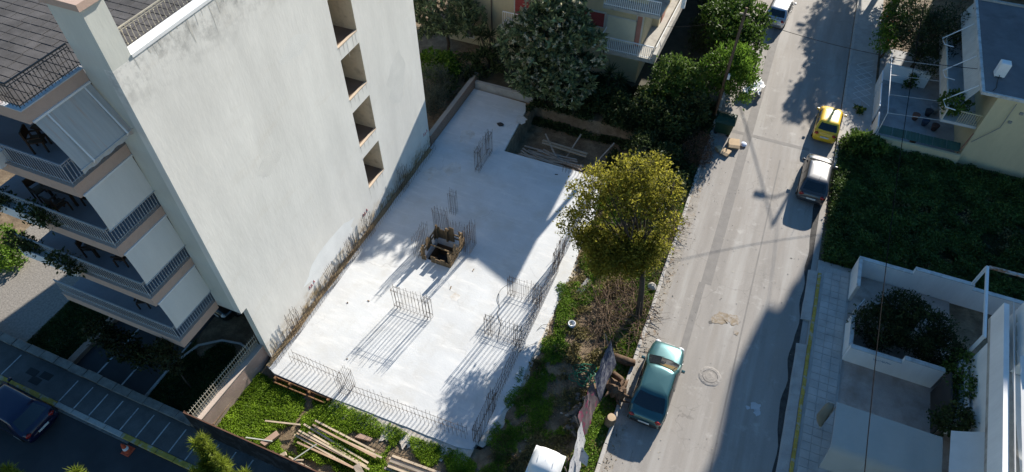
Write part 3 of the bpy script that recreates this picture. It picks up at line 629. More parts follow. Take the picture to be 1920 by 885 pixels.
row('rebar row along the near edge of the slab right of the dense cage', ln(-12.9,11.1,-7.0,11.3,.2)+ln(-12.9,11.35,-7.0,11.5,.2), .95, (.75,))
row('short rebar row at the near left corner behind the formwork', ln(-16.6,11.6,-13.6,11.5,.22)+ln(-16.6,11.85,-13.6,11.75,.22), .8, (.75,))
row('long rebar row along the right edge of the slab', ln(-6.6,13.4,-6.6,22.0,.19)+ln(-6.4,13.4,-6.4,22.0,.19), 1.05, (.35,.8))
row('low rebar row at the far right edge of the slab', ln(-6.65,23.4,-6.65,29.4,.22)+ln(-6.45,23.4,-6.45,29.4,.22), .95, (.5,))
row('low rebar row at the far corner beside the sunken timber heap', ln(-8.9,29.8,-6.6,29.85,.2)+ln(-8.9,29.6,-6.6,29.65,.2), .9, (.5,))
# loose cables
def cable(label, pts, r=.011, mat=None, name='loose_cable'):
    P = [Vector(p) for p in pts]; out = []
    for i in range(len(P)-1):
        a = P[max(i-1,0)]; b_ = P[i]; c = P[i+1]; d = P[min(i+2,len(P)-1)]
        for k in range(6):
            t = k/6; out.append(.5*((2*b_)+(c-a)*t+(2*a-5*b_+4*c-d)*t*t+(3*b_-a-3*c+d)*t**3))
    out.append(P[-1]); return MB().tube(out, r, 5).build(name, mat or M('black_cable', (.03,.03,.032), rough=.5, bump=0), label=label, cat='cable', smooth=True)
cable('wavy black cable hanging over the slab beside the rebar cage', [(-8.4,19.9,.5),(-8.8,19.6,.1),(-8.75,19.0,.03),(-8.45,18.6,.03),(-8.4,18.2,.03),(-8.0,17.7,.03),(-7.85,17.2,.03),(-7.7,16.6,.03)])
cable('short black cable curling off the right edge of the slab', [(-5.2,18.0,.05),(-5.5,18.4,.12),(-5.9,18.4,.08),(-6.1,18.0,.03)])
cable('thin cable looping over the right edge of the slab toward the earth', [(-5.2,16.9,.05),(-5.6,17.3,.1),(-6.1,17.0,.05),(-6.5,16.4,.03)])

# spilt grout and sandy earth along the slab edges
def edge_strip(nm, pts, w, mat, z=.0, seed=0):
    vs = []; n = len(pts)
    for i, (x, y) in enumerate(pts):
        nx, ny = w(i, n); vs += [(x,y,z-.02),(x+nx*(.5+.9*fbm(i*.45,seed)),y+ny*(.5+.9*fbm(i*.45,seed)),z-.09)]
    return MB().add(vs, [(2*i,2*i+1,2*i+3,2*i+2) for i in range(n-1)]).build(nm, mat, SL, smooth=True)
m_spill = M('sandy_spill', (.60,.54,.46), var=.15, scale=2, fine=.25, fscale=14, bump=.5, dirt=(.42,.32,.22), dscale=1.6, dlo=.52, dhi=.75)
edge_strip('spilt_grout', [(-13.65+.07*i, 10.74+.003*i) for i in range(104)], lambda i,n: (.12*(vnoise(i*1.7,9.)-.5),-.35-.75*fbm(i*.13,4.4)-.25*vnoise(i*.9,2.)), m_spill, 0, 3)
edge_strip('spilt_grout', [(x-.03,y) for x, y in E2[2:48]], lambda i,n: (.5,0), m_spill, 0, 8)
for i, (sx, sy, r) in enumerate(((-15.9,30.4,.55),(-15.4,27.2,.5),(-13.2,33.4,.35),(-16.4,26.4,.4),(-10.9,18.3,.25))):
    n = 18; MB().add([(sx,sy,.004)]+[(sx+r*(.5+.9*vnoise(k*.8,sx*9))*math.cos(2*math.pi*k/n), sy+r*1.5*(.5+.9*vnoise(k*.8,sy*7))*math.sin(2*math.pi*k/n), .004) for k in range(n)], [(0,1+k,1+(k+1)%n) for k in range(n)]).build('mud_stain', M('slab_mud', (.62,.60,.57), fine=.06, dirt=(.46,.40,.33), dscale=2.2, dlo=.5, dhi=.75), SL)

vs = []; yy = np.arange(10.95,28.6,.3)
for i, y in enumerate(yy): vs += [(-17.66,y,.05),(-17.5+.16*fbm(y*.9,3.3),y,.006)]
MB().add(vs, [(2*i,2*i+1,2*i+3,2*i+2) for i in range(len(yy)-1)]).build('earth_fillet', M('ochre_earth', (.40,.29,.16), var=.25, scale=2.5, fine=.3, fscale=16, bump=.6), SL, smooth=True)
rr = random.Random(91)
for k in range(9):
    x = rr.uniform(-16.8,-6.8); y = rr.uniform(11.8,34.5)
    if y > 29.5: x = rr.uniform(-17,-13.6)
    a = rr.uniform(0,3.14); L_ = rr.uniform(.06,.2); MB().beam((x,y,.015),(x+L_*math.cos(a),y+L_*math.sin(a),.015),rr.uniform(.03,.07),.025).build('timber_offcut', m_pl if k%3 else m_reb, label='small offcut lying loose on the concrete slab', cat='offcut', group='offcuts on the slab')
# ================================================================== house beyond the plot (upper middle)
m_beige = wallmat('beige_render', (.56,.47,.30))
m_bslab = M('weathered_slab', (.5,.47,.42), var=.15, fine=.2, dirt=(.22,.2,.18), dscale=1.5, dlo=.45, dhi=.7)
B = thing('beige_house', 'beige rendered house with white balcony railings and red shutters beyond the trees', 'house', (-13,46,0))
b = MB(); b.box(-22,-7.2,40.4,56,0,9.2).box(-7.2,-6.75,43.2,56,0,9.2); b.build('wall', m_beige, B)
MB().prism([(-22.4,41.1),(-11,41.0),(-8,41.6),(-4.5,40.15),(-4.5,56),(-22.4,56)], 9.2, 9.5).build('roof', m_bslab, B)
MB().box(-5.2,-4.95,41.0,41.25,6.0,9.2).build('post', m_white, B)
lb = MB().prism([(-9.8,39.1),(-5.9,39.1),(-5.6,56),(-6.74,56),(-6.74,43.2),(-7.19,43.2),(-7.19,40.39),(-9.8,40.39)], 2.72, 3.0).build('balcony', m_bslab, B)
MB().prism([(-6.12,39.1),(-5.88,39.1),(-5.58,56),(-5.82,56)], 3.0, 3.45).build('parapet', m_bslab, lb)
def wrail(x0, x1, y, z, h, parent, step=.13):
    b = MB(); n = int((x1-x0)/step)
    for i in range(n+1): x = x0+(x1-x0)*i/n; b.beam((x,y,z),(x,y,z+h),.03,.03)
    b.beam((x0,y,z+h),(x1,y,z+h),.07,.05); b.beam((x0,y,z+.08),(x1,y,z+.08),.04,.03); return b.build('railing', m_white, parent)
wrail(-9.78,-6.13,39.16,3.0,.92,lb); MB().beam((-9.76,39.16,3.92),(-9.76,40.38,3.92),.06,.05).build('side_rail', m_white, lb)
MB().beam((-6.0,39.2,3.95),(-5.7,55,3.95),.05,.05).build('handrail', m_white, lb)
ub = MB().prism([(-9.9,39.25),(-6.15,39.25),(-6.0,41.5),(-7.19,41.5),(-7.19,40.39),(-9.9,40.39)], 5.9, 6.12).build('balcony', m_bslab, B)
wrail(-9.88,-6.2,39.32,6.12,.92,ub)
lb2 = MB().box(-17.2,-14.5,39.45,40.39,2.75,2.95).build('balcony', m_bslab, B); wrail(-17.15,-14.55,39.5,2.95,.95,lb2)
def window(x0, x1, z0, z1, y, mat, parent, nm='shutter'):
    w_ = MB().box(x0-.1,x1+.1,y-.05,y-.002,z0-.1,z1+.1).build('window', M('window_surround', (.55,.53,.48)), parent)
    b = MB(); n = max(3,int((z1-z0)/.09))
    for i in range(n):
        za = z0+(z1-z0)*i/n; b.add([(x0,y-.06,za),(x1,y-.06,za),(x1,y-.085,za+.012),(x0,y-.085,za+.012),(x1,y-.06,za+(z1-z0)/n),(x0,y-.06,za+(z1-z0)/n)], [(0,1,2,3),(3,2,4,5)])
    b.build(nm, mat, w_)
m_red = M('red_shutter', (.30,.055,.05), var=.12, fine=.1, bump=.1); m_cream = M('cream_shutter', (.62,.57,.42), var=.06, fine=.08, bump=.1)
window(-11.55,-10.0,3.85,4.85,40.4,m_red,B); window(-9.75,-7.75,3.0,4.75,40.4,m_cream,B); window(-16.55,-15.4,3.0,5.0,40.4,m_red,B)
window(-7.72,-7.4,3.0,5.2,40.4,M('salmon_pier',(.42,.2,.15)),B); window(-20.6,-20.0,0.6,2.4,40.4,M('dark_shutter',(.1,.09,.08)),B)
MB().box(-6.74,-6.7,43.9,44.9,3.0,5.1).build('side_door', M('salmon_pier',(.42,.2,.15)), B)
MB().tube([(-18.4,40.32,0),(-18.4,40.32,9)], .05, 8).build('downpipe', M('brown_pipe',(.2,.14,.1)), B)
# ================================================================== blocks up the street that throw the long shade (beyond the frame)
m_blk = wallmat('far_block_render', (.55,.52,.46))
def block(label, x0, x1, y0, y1, h, fl):
    t = thing('apartment_block', label, 'building', ((x0+x1)/2,(y0+y1)/2,0))
    MB().box(x0,x1,y0,y1,0,h).build('wall', m_blk, t); MB().box(x0-.3,x1+.3,y0-.3,y1+.3,h,h+.25).build('roof', m_bslab, t)
    for k in range(fl):
        z = 1+k*3.1
        if z+2.2 > h: break
        MB().box(x0+.6,x1-.6,y0-.9,y0-.001,z+1.9,z+2.1).build('balcony', m_bslab, t)
        for i in range(3):
            xx = x0+1+(x1-x0-3)*i/2; MB().box(xx,xx+1.2,y0-.04,y0-.002,z,z+1.5).build('window', m_glass, t)
    return t
block('unseen low block added to shade the gap beside the beige house', -14,-.6,58,66,7.6,2)  # out of view, added to shade the ground between beige house and street trees
tw = block('tall apartment block up the street that shades the right side', 13.9,34,64.0,68,27,8)
for z0_, z1_, xo in ((19.6,20.6,13.75),(20.6,22.9,13.05),(22.9,24.2,13.6)): MB().box(xo,13.899,65.5,67.95,z0_,z1_).build('balcony', m_bslab, tw)  # unseen outcrops, stepped to shape the edge of the tower's shade
# ================================================================== house with grey roof (upper right)
m_cream_w = wallmat('cream_render', (.62,.53,.33))
D = thing('cream_house', 'cream rendered house with flat grey roof and fold-out awning arms', 'house', (19,45.5,0))
MB().box(13.9,26,40.05,51.2,0,5.1).build('wall', m_cream_w, D)
ro = MB().box(12.95,26.3,39.95,51.5,5.1,5.28).build('roof', M('white_fascia', (.62,.62,.6), fine=.15, dirt=(.35,.33,.3), dscale=2), D)
MB().box(13.12,26.2,40.1,51.35,5.28,5.3).build('roof_felt', M('grey_roof_felt', (.17,.17,.18), var=.15, scale=.8, fine=.2, fscale=30, dirt=(.12,.12,.125), dscale=.7), ro)
MB().box(13.12,26.2,51.1,51.3,5.3,5.42).build('upstand', m_conc, ro)
b = MB()
for i in range(90):
    y = 40.6+i*.118; b.add([(13.05+.02*(i%2),y,5.09),(13.05+.02*((i+1)%2),y+.118,5.09),(12.62+.02*((i+1)%2),y+.118,4.0),(12.62+.02*(i%2),y,4.0)], [(0,1,2,3)])
b.build('awning_blind', M('cream_blind',(.6,.57,.5)), D, smooth=True)
for y in (41.0,44.3,48.3):
    MB().tube([(12.95,y,5.0),(11.55,y-.3,3.75),(11.75,y-.75,3.6),(12.3,y-.85,3.6)], .035, 6).build('awning_arm', m_white, D)
bl = MB().prism([(11.9,40.3),(13.89,40.3),(13.89,50.5),(11.9,50.5)], 2.5, 2.68).build('balcony', M('balcony_white', (.55,.55,.54), fine=.15), D)
MB().box(11.9,11.98,40.3,50.5,2.68,3.5).build('parapet', M('parapet_cream',(.6,.55,.45),fine=.1), bl)
b = MB()
for i in range(9): x = 12.75+i*.13; b.tube([(x,40.36,2.68),(x,40.36,3.45)], .02, 5)
b.beam((12.65,40.36,3.47),(13.88,40.36,3.47),.06,.05); b.build('railing', M('railing_cream',(.6,.52,.33)), bl)
MB().tube([(13.6,40.04,0),(13.75,40.0,1.2),(13.85,40.0,2.4)], .035, 6).build('drain_pipe', M('terracotta_pipe',(.35,.16,.1)), D)
MB().tube([(14.9,39.95,4.95),(14.9,39.95,3.2),(14.0,39.95,1.8)], .025, 6).build('wall_cable', M('grey_pipe',(.3,.29,.26)), D)
for x, z in ((15.2,3.6),(15.45,4.3)): MB().lathe([(.1,0),(.1,.05),(.02,.06)], (0,0,0), 10); MB().box(x-.09,x+.09,39.97,40.04,z,z+.16).build('junction_box', M('grey_pipe',(.3,.29,.26)), D)
tb = thing('roof_tank', 'small white water heater box standing on the grey roof', 'tank', (13.85,42.0,5.3))
MB().bev(13.6,14.15,41.75,42.25,5.38,6.25,.04).build('casing', m_white, tb)
for x in (13.66,14.09):
    for y in (41.82,42.18): MB().box(x-.02,x+.02,y-.02,y+.02,5.3,5.38).build('foot', m_rail, tb)
MB().tube([(13.85,41.72,5.5),(13.8,41.4,5.33),(13.7,40.6,5.33),(13.5,40.2,5.33)], .02, 5).build('pipe', m_dark, tb)
# its front court
sheet('house_court', 8.95, 13.89, 40.05, 52, .03, M('court_screed', (.4,.4,.4), var=.2, scale=.8, fine=.2, dirt=(.25,.24,.23), dscale=.9), **S)
cw = thing('court_wall', 'low cream wall with green sheeting along the near side of the house court', 'wall', (11.3,39.7,0))
MB().box(8.8,13.85,39.62,39.82,-.1,.85).build('render', m_cream_w, cw)
for i in range(6):
    x = 8.95+i*.8
    b = MB(); vs = []
    for k in range(9): vs += [(x+k*.0975,39.84,.98+.02*(k%2)),(x+k*.0975,40.55,1.12+.02*(k%2)+.01*i%.03)]
    b.add(vs, [(2*k,2*k+2,2*k+3,2*k+1) for k in range(8)]); b.build('green_sheet', M('green_sheeting', (.05,.11,.085), var=.2, fine=.15, rough=.5), cw)
for i, (y0, y1) in enumerate(((40.0,41.6),(42.3,45.0),(45.3,46.6))):
    MB().box(8.74,8.82,y0,y1,.05,1.35).build('gate_panel', m_white, label=('short white metal panel at the near end of the street boundary','long white metal gate panel along the street boundary of the court','white metal panel at the far end of the street boundary')[i], cat='gate', group='white boundary panels')
pg = thing('pergola_frame', 'thin white pipe pergola frame over the grey house court', 'pergola', (10.4,43,0))
for y in (39.95,42.0,44.3,46.2): MB().tube([(8.9,y,2.5),(11.9,y+.3,2.62)], .02, 6).build('crossbar', m_rail, pg)
MB().tube([(8.9,39.9,2.5),(8.9,47.0,2.5)], .025, 6).build('side_bar', m_white, pg)
for y in (40.0,46.8): MB().tube([(8.9,y,0),(8.9,y,2.5)], .022, 6).build('post', m_white, pg)
MB().box(9.0,12.0,47.6,47.75,0,1.3).build('court_back_wall', m_white, label='white wall at the far end of the shaded house court', cat='wall')
# ================================================================== white house (lower right)
m_ww = wallmat('white_render', (.84,.83,.81))
E_ = thing('white_house', 'white house with cloth awnings at the lower right edge', 'house', (17,19,0))
MB().box(13.4,30,8,23.0,0,5.0).build('wall', m_ww, E_)
MB().prism([(12.75,23.05),(12.95,23.03),(12.0,8.0),(11.8,8.0)], 5.0, 6.05).build('parapet', m_ww, E_)
MB().prism([(12.75,23.05),(30,23.05),(30,8.0),(11.8,8.0)], 4.8, 4.999).build('upper_floor', m_bslab, E_)
MB().beam((12.98,23.0,6.3),(12.1,8.0,6.3),.04,.04).build('handrail', m_rail, E_)
b = MB(); vs = []; fs = []
for i in range(13):
    for j in range(9):
        u = i/12; v = j/8; x = 13.0+v*3.6-.055*(20.2-(8+u*12.2)); y = 8+u*12.2; vs.append((x,y,6.35+1.5*v-.12*math.sin(math.pi*v)+.03*math.sin(u*38)))
for i in range(12):
    for j in range(8): a = i*9+j; fs.append((a,a+9,a+10,a+1))
b.add(vs,fs).build('cloth_awning', M('white_cloth', (.64,.63,.61), var=.06, fine=.06, bump=.1), E_, smooth=True)
for i in range(4):
    y = 20.35+i*.75; MB().box(13.3+.05*i,13.9+.05*i,y,y+.68,5.05,7.2).build('folding_panel', m_white, E_)
for z in (5.6,6.5,7.3): MB().tube([(13.25,20.3,z),(13.5,23.4,z)], .025, 5).build('panel_rail', m_iron, E_)
b = MB(); vs = []; fs = []
for i in range(9):
    for j in range(7):
        u = i/8; v = j/6; vs.append((11.75+1.1*v+.25*u,14.0+u*4.1,3.05+.8*v-.06*math.sin(math.pi*v)))
for i in range(8):
    for j in range(6): a = i*7+j; fs.append((a,a+7,a+8,a+1))
b.add(vs,fs).build('lower_awning', M('white_cloth', (.68,.67,.65)), E_, smooth=True)
# court of the white house
sheet('white_house_court', 8.45, 13.4, 8, 28.0, .06, M('court_concrete', (.46,.38,.33), var=.2, scale=.7, fine=.2, fscale=18, dirt=(.27,.20,.155), dscale=.8, dlo=.5, dhi=.75), **S)
def stepwall(nm, label, pts, horiz, c0, th, z0):
    # pts: (start,end,height) spans
    t = thing(nm, label, 'wall', (c0 if not horiz else pts[0][0], c0 if horiz else pts[0][0], 0))
    for a, c, h in pts:
        if horiz: MB().box(a,c-.001,c0-th/2,c0+th/2,z0,h).build('panel', m_ww, t)
        else: MB().box(c0-th/2,c0+th/2,a,c-.001,z0,h).build('panel', m_ww, t)
        if horiz: MB().box(a+.002,c-.003,c0-th/2-.02,c0+th/2+.02,h,h+.04).build('capping', M('cap_white',(.6,.6,.58),fine=.2,dirt=(.35,.33,.3),dscale=2.5), t)
        else: MB().box(c0-th/2-.02,c0+th/2+.02,a+.002,c-.003,h,h+.04).build('capping', M('cap_white',(.6,.6,.58),fine=.2), t)
    return t
stepwall('court_wall', 'stepped white wall between the weedy lot and the paved court', [(8.45,11.1,1.25),(11.1,13.9,1.6),(13.9,20,1.3)], True, 28.15, .2, -.1)
stepwall('court_wall', 'white wall of the paved court facing the yellow kerb, beside the far gate', [(26.1,28.04,1.3)], False, 8.5, .14, -.1)
stepwall('court_wall', 'short white wall between tree bed and pavement', [(22.4,24.4,1.0)], False, 8.5, .14, -.1)
stepwall('court_wall', 'stepped white wall with faint blue scribble below the court tree', [(8.45,10.75,1.2),(10.75,12.5,1.55)], True, 22.25, .2, -.1)
b = MB(); rr = random.Random(3); y = 22.14
for k in range(8):
    x = 9.6+k*.1; b.tube([(x,y,.95+rr.uniform(-.05,.05)),(x+.05,y,.8+rr.uniform(-.05,.1)),(x+.09,y,.95+rr.uniform(-.1,.05))], .012, 4)
b.build('scribble', M('blue_spray',(.2,.3,.42),bump=0), None, label='faint blue spray scribble on the white court wall', cat='graffiti')
gt = thing('entry_gate', 'small grey metal gate between the white walls at the pavement', 'gate', (8.55,25.2,0))
MB().beam((8.5,24.5,.75),(8.85,25.3,.8),.05,1.2,(0,0,1)).build('leaf', m_rail, gt); MB().box(8.44,8.56,24.42,24.52,0,1.4).build('post', m_rail, gt); MB().box(8.44,8.56,26.0,26.09,0,1.4).build('post', m_rail, gt)
fr = thing('portal_frame', 'rusty white steel portal frame standing over the court wall', 'frame', (14.2,27,0))
MB().box(13.72,13.84,28.09,28.2,1.35,3.0).build('post', m_white, fr); MB().box(13.4,13.52,23.6,23.72,1.5,3.0).build('post', m_white, fr)
MB().beam((13.46,23.55,3.06),(13.78,28.15,3.06),.12,.12).build('beam', m_white, fr); MB().beam((13.86,28.15,3.06),(17,28.2,3.06),.14,.12).build('beam', M('rusty_white', (.55,.5,.46), dirt=(.3,.13,.06), dscale=3, dlo=.45, dhi=.6), fr)

dr = thing('sliding_gate', 'white ribbed gate leaf and steps beside the dark doorway', 'gate', (12.9,21,0))
MB().box(12.5,12.58,19.6,21.9,.06,2.0).build('dark_opening', m_dark, dr)
b = MB()
for i in range(14): b.box(12.75+.02*i,12.79+.02*i,19.9,22.1,.06+.1*i,.155+.1*i)
b.build('ribs', m_white, dr); MB().box(13.05,13.35,19.9,23.2,.06,1.6).build('pier', m_ww, dr); MB().tube([(13.2,20.2,1.9),(13.2,22.6,1.9)], .1, 8).build('roller', m_white, dr)
aw = thing('garage_awning', 'large curved grey cloth awning over the drive beside the yellow kerb', 'awning', (9.9,16.3,0))
def awn_yz(v):
    q = min(v/.72,1); r = max(0,(v-.72)/.28); return 18.05-2.1*q-.35*r, 2.45-.22*q*q-1.3*r
b = MB(); vs = []; fs = []; NX, NV = 25, 15
for i in range(NX):
    for j in range(NV):
        u = i/(NX-1); v = j/(NV-1); x = 7.75+u*4.2; y, z = awn_yz(v); z -= .05*math.sin(u*math.pi*3)**2*math.sin(min(v,.7)/.7*math.pi)
        vs.append((x,y,z))
for i in range(NX-1):
    for j in range(NV-1): a = i*NV+j; fs.append((a,a+1,a+NV+1,a+NV))
b.add(vs,fs).build('cloth', M('grey_awning_cloth', (.42,.41,.375), var=.05, scale=1.5, fine=.08, fscale=50, bump=.15, bscale=40), aw, smooth=True)
b = MB()
for u in (0,.333,.667,1): b.tube([(7.75+u*4.2,awn_yz(v/14)[0],awn_yz(v/14)[1]-.03) for v in range(15)], .02, 5)
b.build('hoops', m_rail, aw, smooth=True)
for x in (7.8,11.9):
    for y in (18.0,): MB().tube([(x,y,.05),(x,y,2.45)], .035, 6).build('post', m_rail, aw)
b = MB(); n = 12; rings = []
for k in range(7):
    t = k/6; c = Vector((7.55-.15*math.sin(t*2.5),17.9-.55*t,2.35-.95*t)); r = .12+.09*math.sin(math.pi*t)
    rings.append([(c.x+r*(1+.25*math.sin(3*a+k))*math.cos(a), c.y+.8*r*math.sin(a), c.z+.3*r*math.cos(2*a)) for a in [2*math.pi*i/n for i in range(n)]])
b.loft(rings).build('rolled_flap', M('olive_canvas', (.22,.2,.15), fine=.15), aw, smooth=True)
# ================================================================== vehicles
m_tyre = M('tyre', (.02,.02,.02), rough=.9, bump=0); m_rim = M('alloy_rim', (.45,.45,.46), metal=.8, rough=.35, bump=0)
m_cglass = M('car_glass', (.012,.015,.018), rough=.04, var=.1, fine=0, bump=0, spec=.7, coat=.3)
m_tail = M('tail_lamp', (.35,.02,.015), rough=.15, fine=0, bump=0, coat=.5); m_head = M('head_lamp', (.6,.62,.65), rough=.1, fine=0, bump=0, coat=.5)
m_plate = M('number_plate', (.65,.65,.62), rough=.4, bump=0); m_trim = M('black_trim', (.025,.025,.027), rough=.55, bump=0)
def paint(name, col, metal=.0, rough=.3): return M(name, col, rough=rough, var=.05, scale=1.2, fine=.04, fscale=60, bump=0, metal=metal, coat=.7, spec=.5)
def interp(keys, t):
    for i in range(len(keys)-1):
        if t <= keys[i+1][0]:
            a, c = keys[i], keys[i+1]; u = (t-a[0])/(c[0]-a[0]); u = u*u*(3-2*u)*.5+u*.5; return a[1]+(c[1]-a[1])*u
    return keys[-1][1]
def car(label, L, Wd, H, pm, deck, cab, loc, rz, hatch=False, plate=True, roofmat=None, rails=False):
    """deck: (t,z) upper body line rear(0) to front(1); cab: (y_rear_belt, y_rear_roof, y_front_roof, y_front_belt) fractions"""
    t = thing('parked_car', label, 'car', (0,0,0)); hw = Wd/2
    wk = [(0,.80),(.03,.90),(.1,.97),(.25,1),(.75,1),(.9,.95),(.97,.86),(1,.72)]
    st = [0,.012,.03,.06,.1,.15,.2,.27,.35,.45,.55,.63,.68,.72,.77,.82,.87,.91,.945,.97,.99,1]; rings = []
    for s in st:
        y = -L/2+L*s; w_ = hw*interp(wk, s); zd = interp(deck, s); zb = .2+(.14 if s < .01 or s > .985 else .0)
        e = 0 if .01 < s < .99 else .1
        half = [(0,zd),(.45*w_,zd-.005),(.78*w_,zd-.025),(.93*w_,zd-.075),(.99*w_,zd-.2 if zd > .6 else zd-.12),(w_,max(.5,zd-.35) if zd>.7 else .42),(.985*w_,.32),(.93*w_,zb),(.6*w_,zb-.02)]
        ring = [(x,y,z) for x, z in half]+[(-x,y,z) for x, z in reversed(half[1:])]
        rings.append(ring)
    body = MB().loft(rings).build('body', pm, t, smooth=True, auto=50)
    yb = [-L/2+L*c for c in cab]
    def lev(k):
        f = k**.9; bulge = math.sin(math.pi*k)*.03
        return yb[0]+(yb[1]-yb[0])*f-bulge, yb[3]+(yb[2]-yb[3])*f+bulge, (hw*.955)+(hw*.74-hw*.955)*(k**1.1)+bulge, None
    zbelt = interp(deck, .5)-.03
    zk = lambda k: zbelt+(H-.06-zbelt)*k
    def fr(s, k): yr, yf, w_, _ = lev(k); return (s*w_*(.97), yf+.10*(1-s*s)-.02, zk(k))
    def re(s, k): yr, yf, w_, _ = lev(k); return (s*w_*(.97), yr-.07*(1-s*s)+.02, zk(k))
    def sd(s, k, sg): yr, yf, w_, _ = lev(k); return (sg*(w_+.015*math.sin(math.pi*s)), yr+.03+(yf-yr-.06)*s, zk(k))
    rings = []
    for k in np.linspace(0,1,7):
        ring = [fr(s,k) for s in (1,.5,0,-.5,-1)]+[sd(s,k,-1) for s in (.95,.7,.45,.2,.04)]+[re(s,k) for s in (-1,-.5,0,.5,1)]+[sd(s,k,1) for s in (.04,.2,.45,.7,.95)]
        rings.append(ring)
    top = rings[-1]; cy_ = sum(p[1] for p in top)/len(top)
    for f, dz in ((.93,.028),(.75,.048),(.4,.058),(.05,.06)): rings.append([(p[0]*f, cy_+(p[1]-cy_)*f, p[2]+dz) for p in top])
    MB().loft([list(reversed(r)) for r in rings]).build('roof', roofmat or pm, t, smooth=True, auto=40)
    def patch(fn, s0, s1, k0, k1, off, nm, mat=m_cglass, n=8, taper=0):
        vs = []; fs = []
        for i in range(n+1):
            for j in range(5):
                k = k0+(k1-k0)*j/4; a, c = s0+taper*k, s1-taper*k; p = fn(a+(c-a)*i/n, k); vs.append((p[0]+off[0],p[1]+off[1],p[2]+off[2]))
        for i in range(n):
            for j in range(4): a = i*5+j; fs.append((a,a+5,a+6,a+1))
        MB().add(vs,fs).build(nm, mat, t, smooth=True)
    patch(fr,-.93,.93,.06,.96,(0,.022,.012),'windscreen')
    patch(re,-.82 if hatch else -.88,.82 if hatch else .88,.18 if hatch else .06,.9,(0,-.022,.012),'rear_window')
    for sg in (-1,1):
        f = lambda s,k: sd(s,k,sg)
        patch(f,.10,.42,.1,.88,(sg*.014,0,0),'side_window'); patch(f,.45,.93,.1,.88,(sg*.014,0,0),'side_window',taper=.02)
    # running gear
    for sx in (-1,1):
        for fy in (.185,.805):
            y = -L/2+L*fy; x = sx*(hw-.10)
            w_ = MB().loft([[(x+dx,y+r*math.cos(a),.31+r*math.sin(a)) for a in [2*math.pi*i/20 for i in range(20)]] for dx, r in ((-.1,.27),(-.1,.31),(.1,.31),(.1,.27))]).build('wheel', m_tyre, t, smooth=True, auto=40)
            MB().loft([[(x+sx*dx,y+r*math.cos(a),.31+r*math.sin(a)) for a in [2*math.pi*i/16 for i in range(16)]] for dx, r in ((.08,.2),(.108,.2),(.112,.05))]).build('rim', m_rim, w_)
        MB().rock((sx*hw*.70,-L/2+.06,interp(deck,.03)-.14),.16,3,(.95,.45,.75)).build('tail_light', m_tail, t, smooth=True)
        MB().rock((sx*hw*.66,L/2-.13,interp(deck,.97)-.10),.17,4,(1.0,.75,.5)).build('headlight', m_head, t, smooth=True)
        b = MB(); b.bev(sx*(hw+.02) if sx > 0 else -hw-.19, hw+.19 if sx > 0 else -hw-.02, yb[3]-.42, yb[3]-.30, zbelt+.02, zbelt+.15, .03); b.build('mirror', pm, t)
        MB().bev(sx*hw*.99-.012,sx*hw*.99+.012,-L*.3,L*.27,.30,.38,.004).build('side_trim', m_trim, t)
        for fy in (.42,.63): MB().bev(sx*(hw*.985)-.012,sx*(hw*.985)+.018*sx+.012,-L/2+L*fy,-L/2+L*fy+.16,zbelt-.16,zbelt-.13,.004).build('door_handle', m_trim, t)
    MB().loft([[(x*hw*f,-L/2+(.02-d)+.10*abs(x)**3,z) for x in np.linspace(-.9,.9,9)] for d, z, f in ((.0,.24,.93),(.055,.3,1),(.06,.5,1),(.02,.56,.98))], cap=False, close=False).build('rear_bumper', pm if hatch else m_trim, t, smooth=True)
    if plate: MB().box(-.26,.26,-L/2-.058,-L/2-.04,.5,.61).build('number_plate', m_plate, t); MB().box(-.26,.26,L/2+.0,L/2+.02,.38,.49).build('number_plate', m_plate, t)
    MB().loft([[(x*hw*.8,L/2-.02-.1*abs(x)**2+.03,z) for x in np.linspace(-.7,.7,7)] for z in (.28,.34,.44)], cap=False, close=False).build('front_grille', m_trim, t, smooth=True)
    b = MB(); p0 = fr(.55,.04); p1 = fr(-.1,.12); p2 = fr(-.05,.03); p3 = fr(-.75,.12)
    b.tube([(p0[0],p0[1]+.03,p0[2]+.03),(p1[0],p1[1]+.03,p1[2]+.03)], .01, 4); b.tube([(p2[0],p2[1]+.03,p2[2]+.03),(p3[0],p3[1]+.03,p3[2]+.03)], .01, 4); b.build('wipers', m_trim, t)
    if rails: MB().tube([(.1,yb[1]+.3,H),(.1,yb[1]+.05,H+.28)], .008, 4).build('aerial', m_trim, t)
    t.location = loc; t.rotation_euler = (0,0,rz); return t
SED = [(0,.62),(.015,.80),(.04,.90),(.1,.945),(.2,.96),(.5,.955),(.7,.93),(.8,.87),(.92,.78),(.97,.68),(1,.5)]
HAT = [(0,.62),(.015,.80),(.05,.93),(.1,.96),(.2,.965),(.5,.955),(.72,.94),(.82,.88),(.93,.78),(.975,.68),(1,.5)]
gs = car('metallic teal green saloon parked beside the weedy verge', 4.5,1.74,1.42, paint('teal_paint',(.045,.12,.125),.5,.3), SED, (.1,.25,.56,.735), (.32,17.2,0), R(-1.5))
MB().bev(-.02,.2,-1.42,-1.22,1.07,1.085,.003).build('paper_sheet', M('pale_paper',(.3,.42,.5),bump=0), gs)
yc = car('small bright yellow hatchback parked at the kerb', 3.35,1.52,1.42, paint('yellow_paint',(.80,.50,.02),0,.3), HAT, (.02,.16,.60,.78), (5.95,40.3,0), R(-3), hatch=True)
gc = car('black and silver hatchback parked by the overgrown lot', 4.1,1.68,1.45, paint('graphite_paint',(.07,.07,.075),.4,.32), HAT, (.02,.17,.60,.78), (5.75,34.6,0), R(-2), hatch=True, rails=True)
sc_ = car('silver hatchback parked under trees at the top of the street', 4.0,1.68,1.45, paint('silver_paint',(.55,.56,.58),.6,.3), HAT, (.02,.17,.60,.78), (1.0,53.4,0), R(-5), hatch=True)
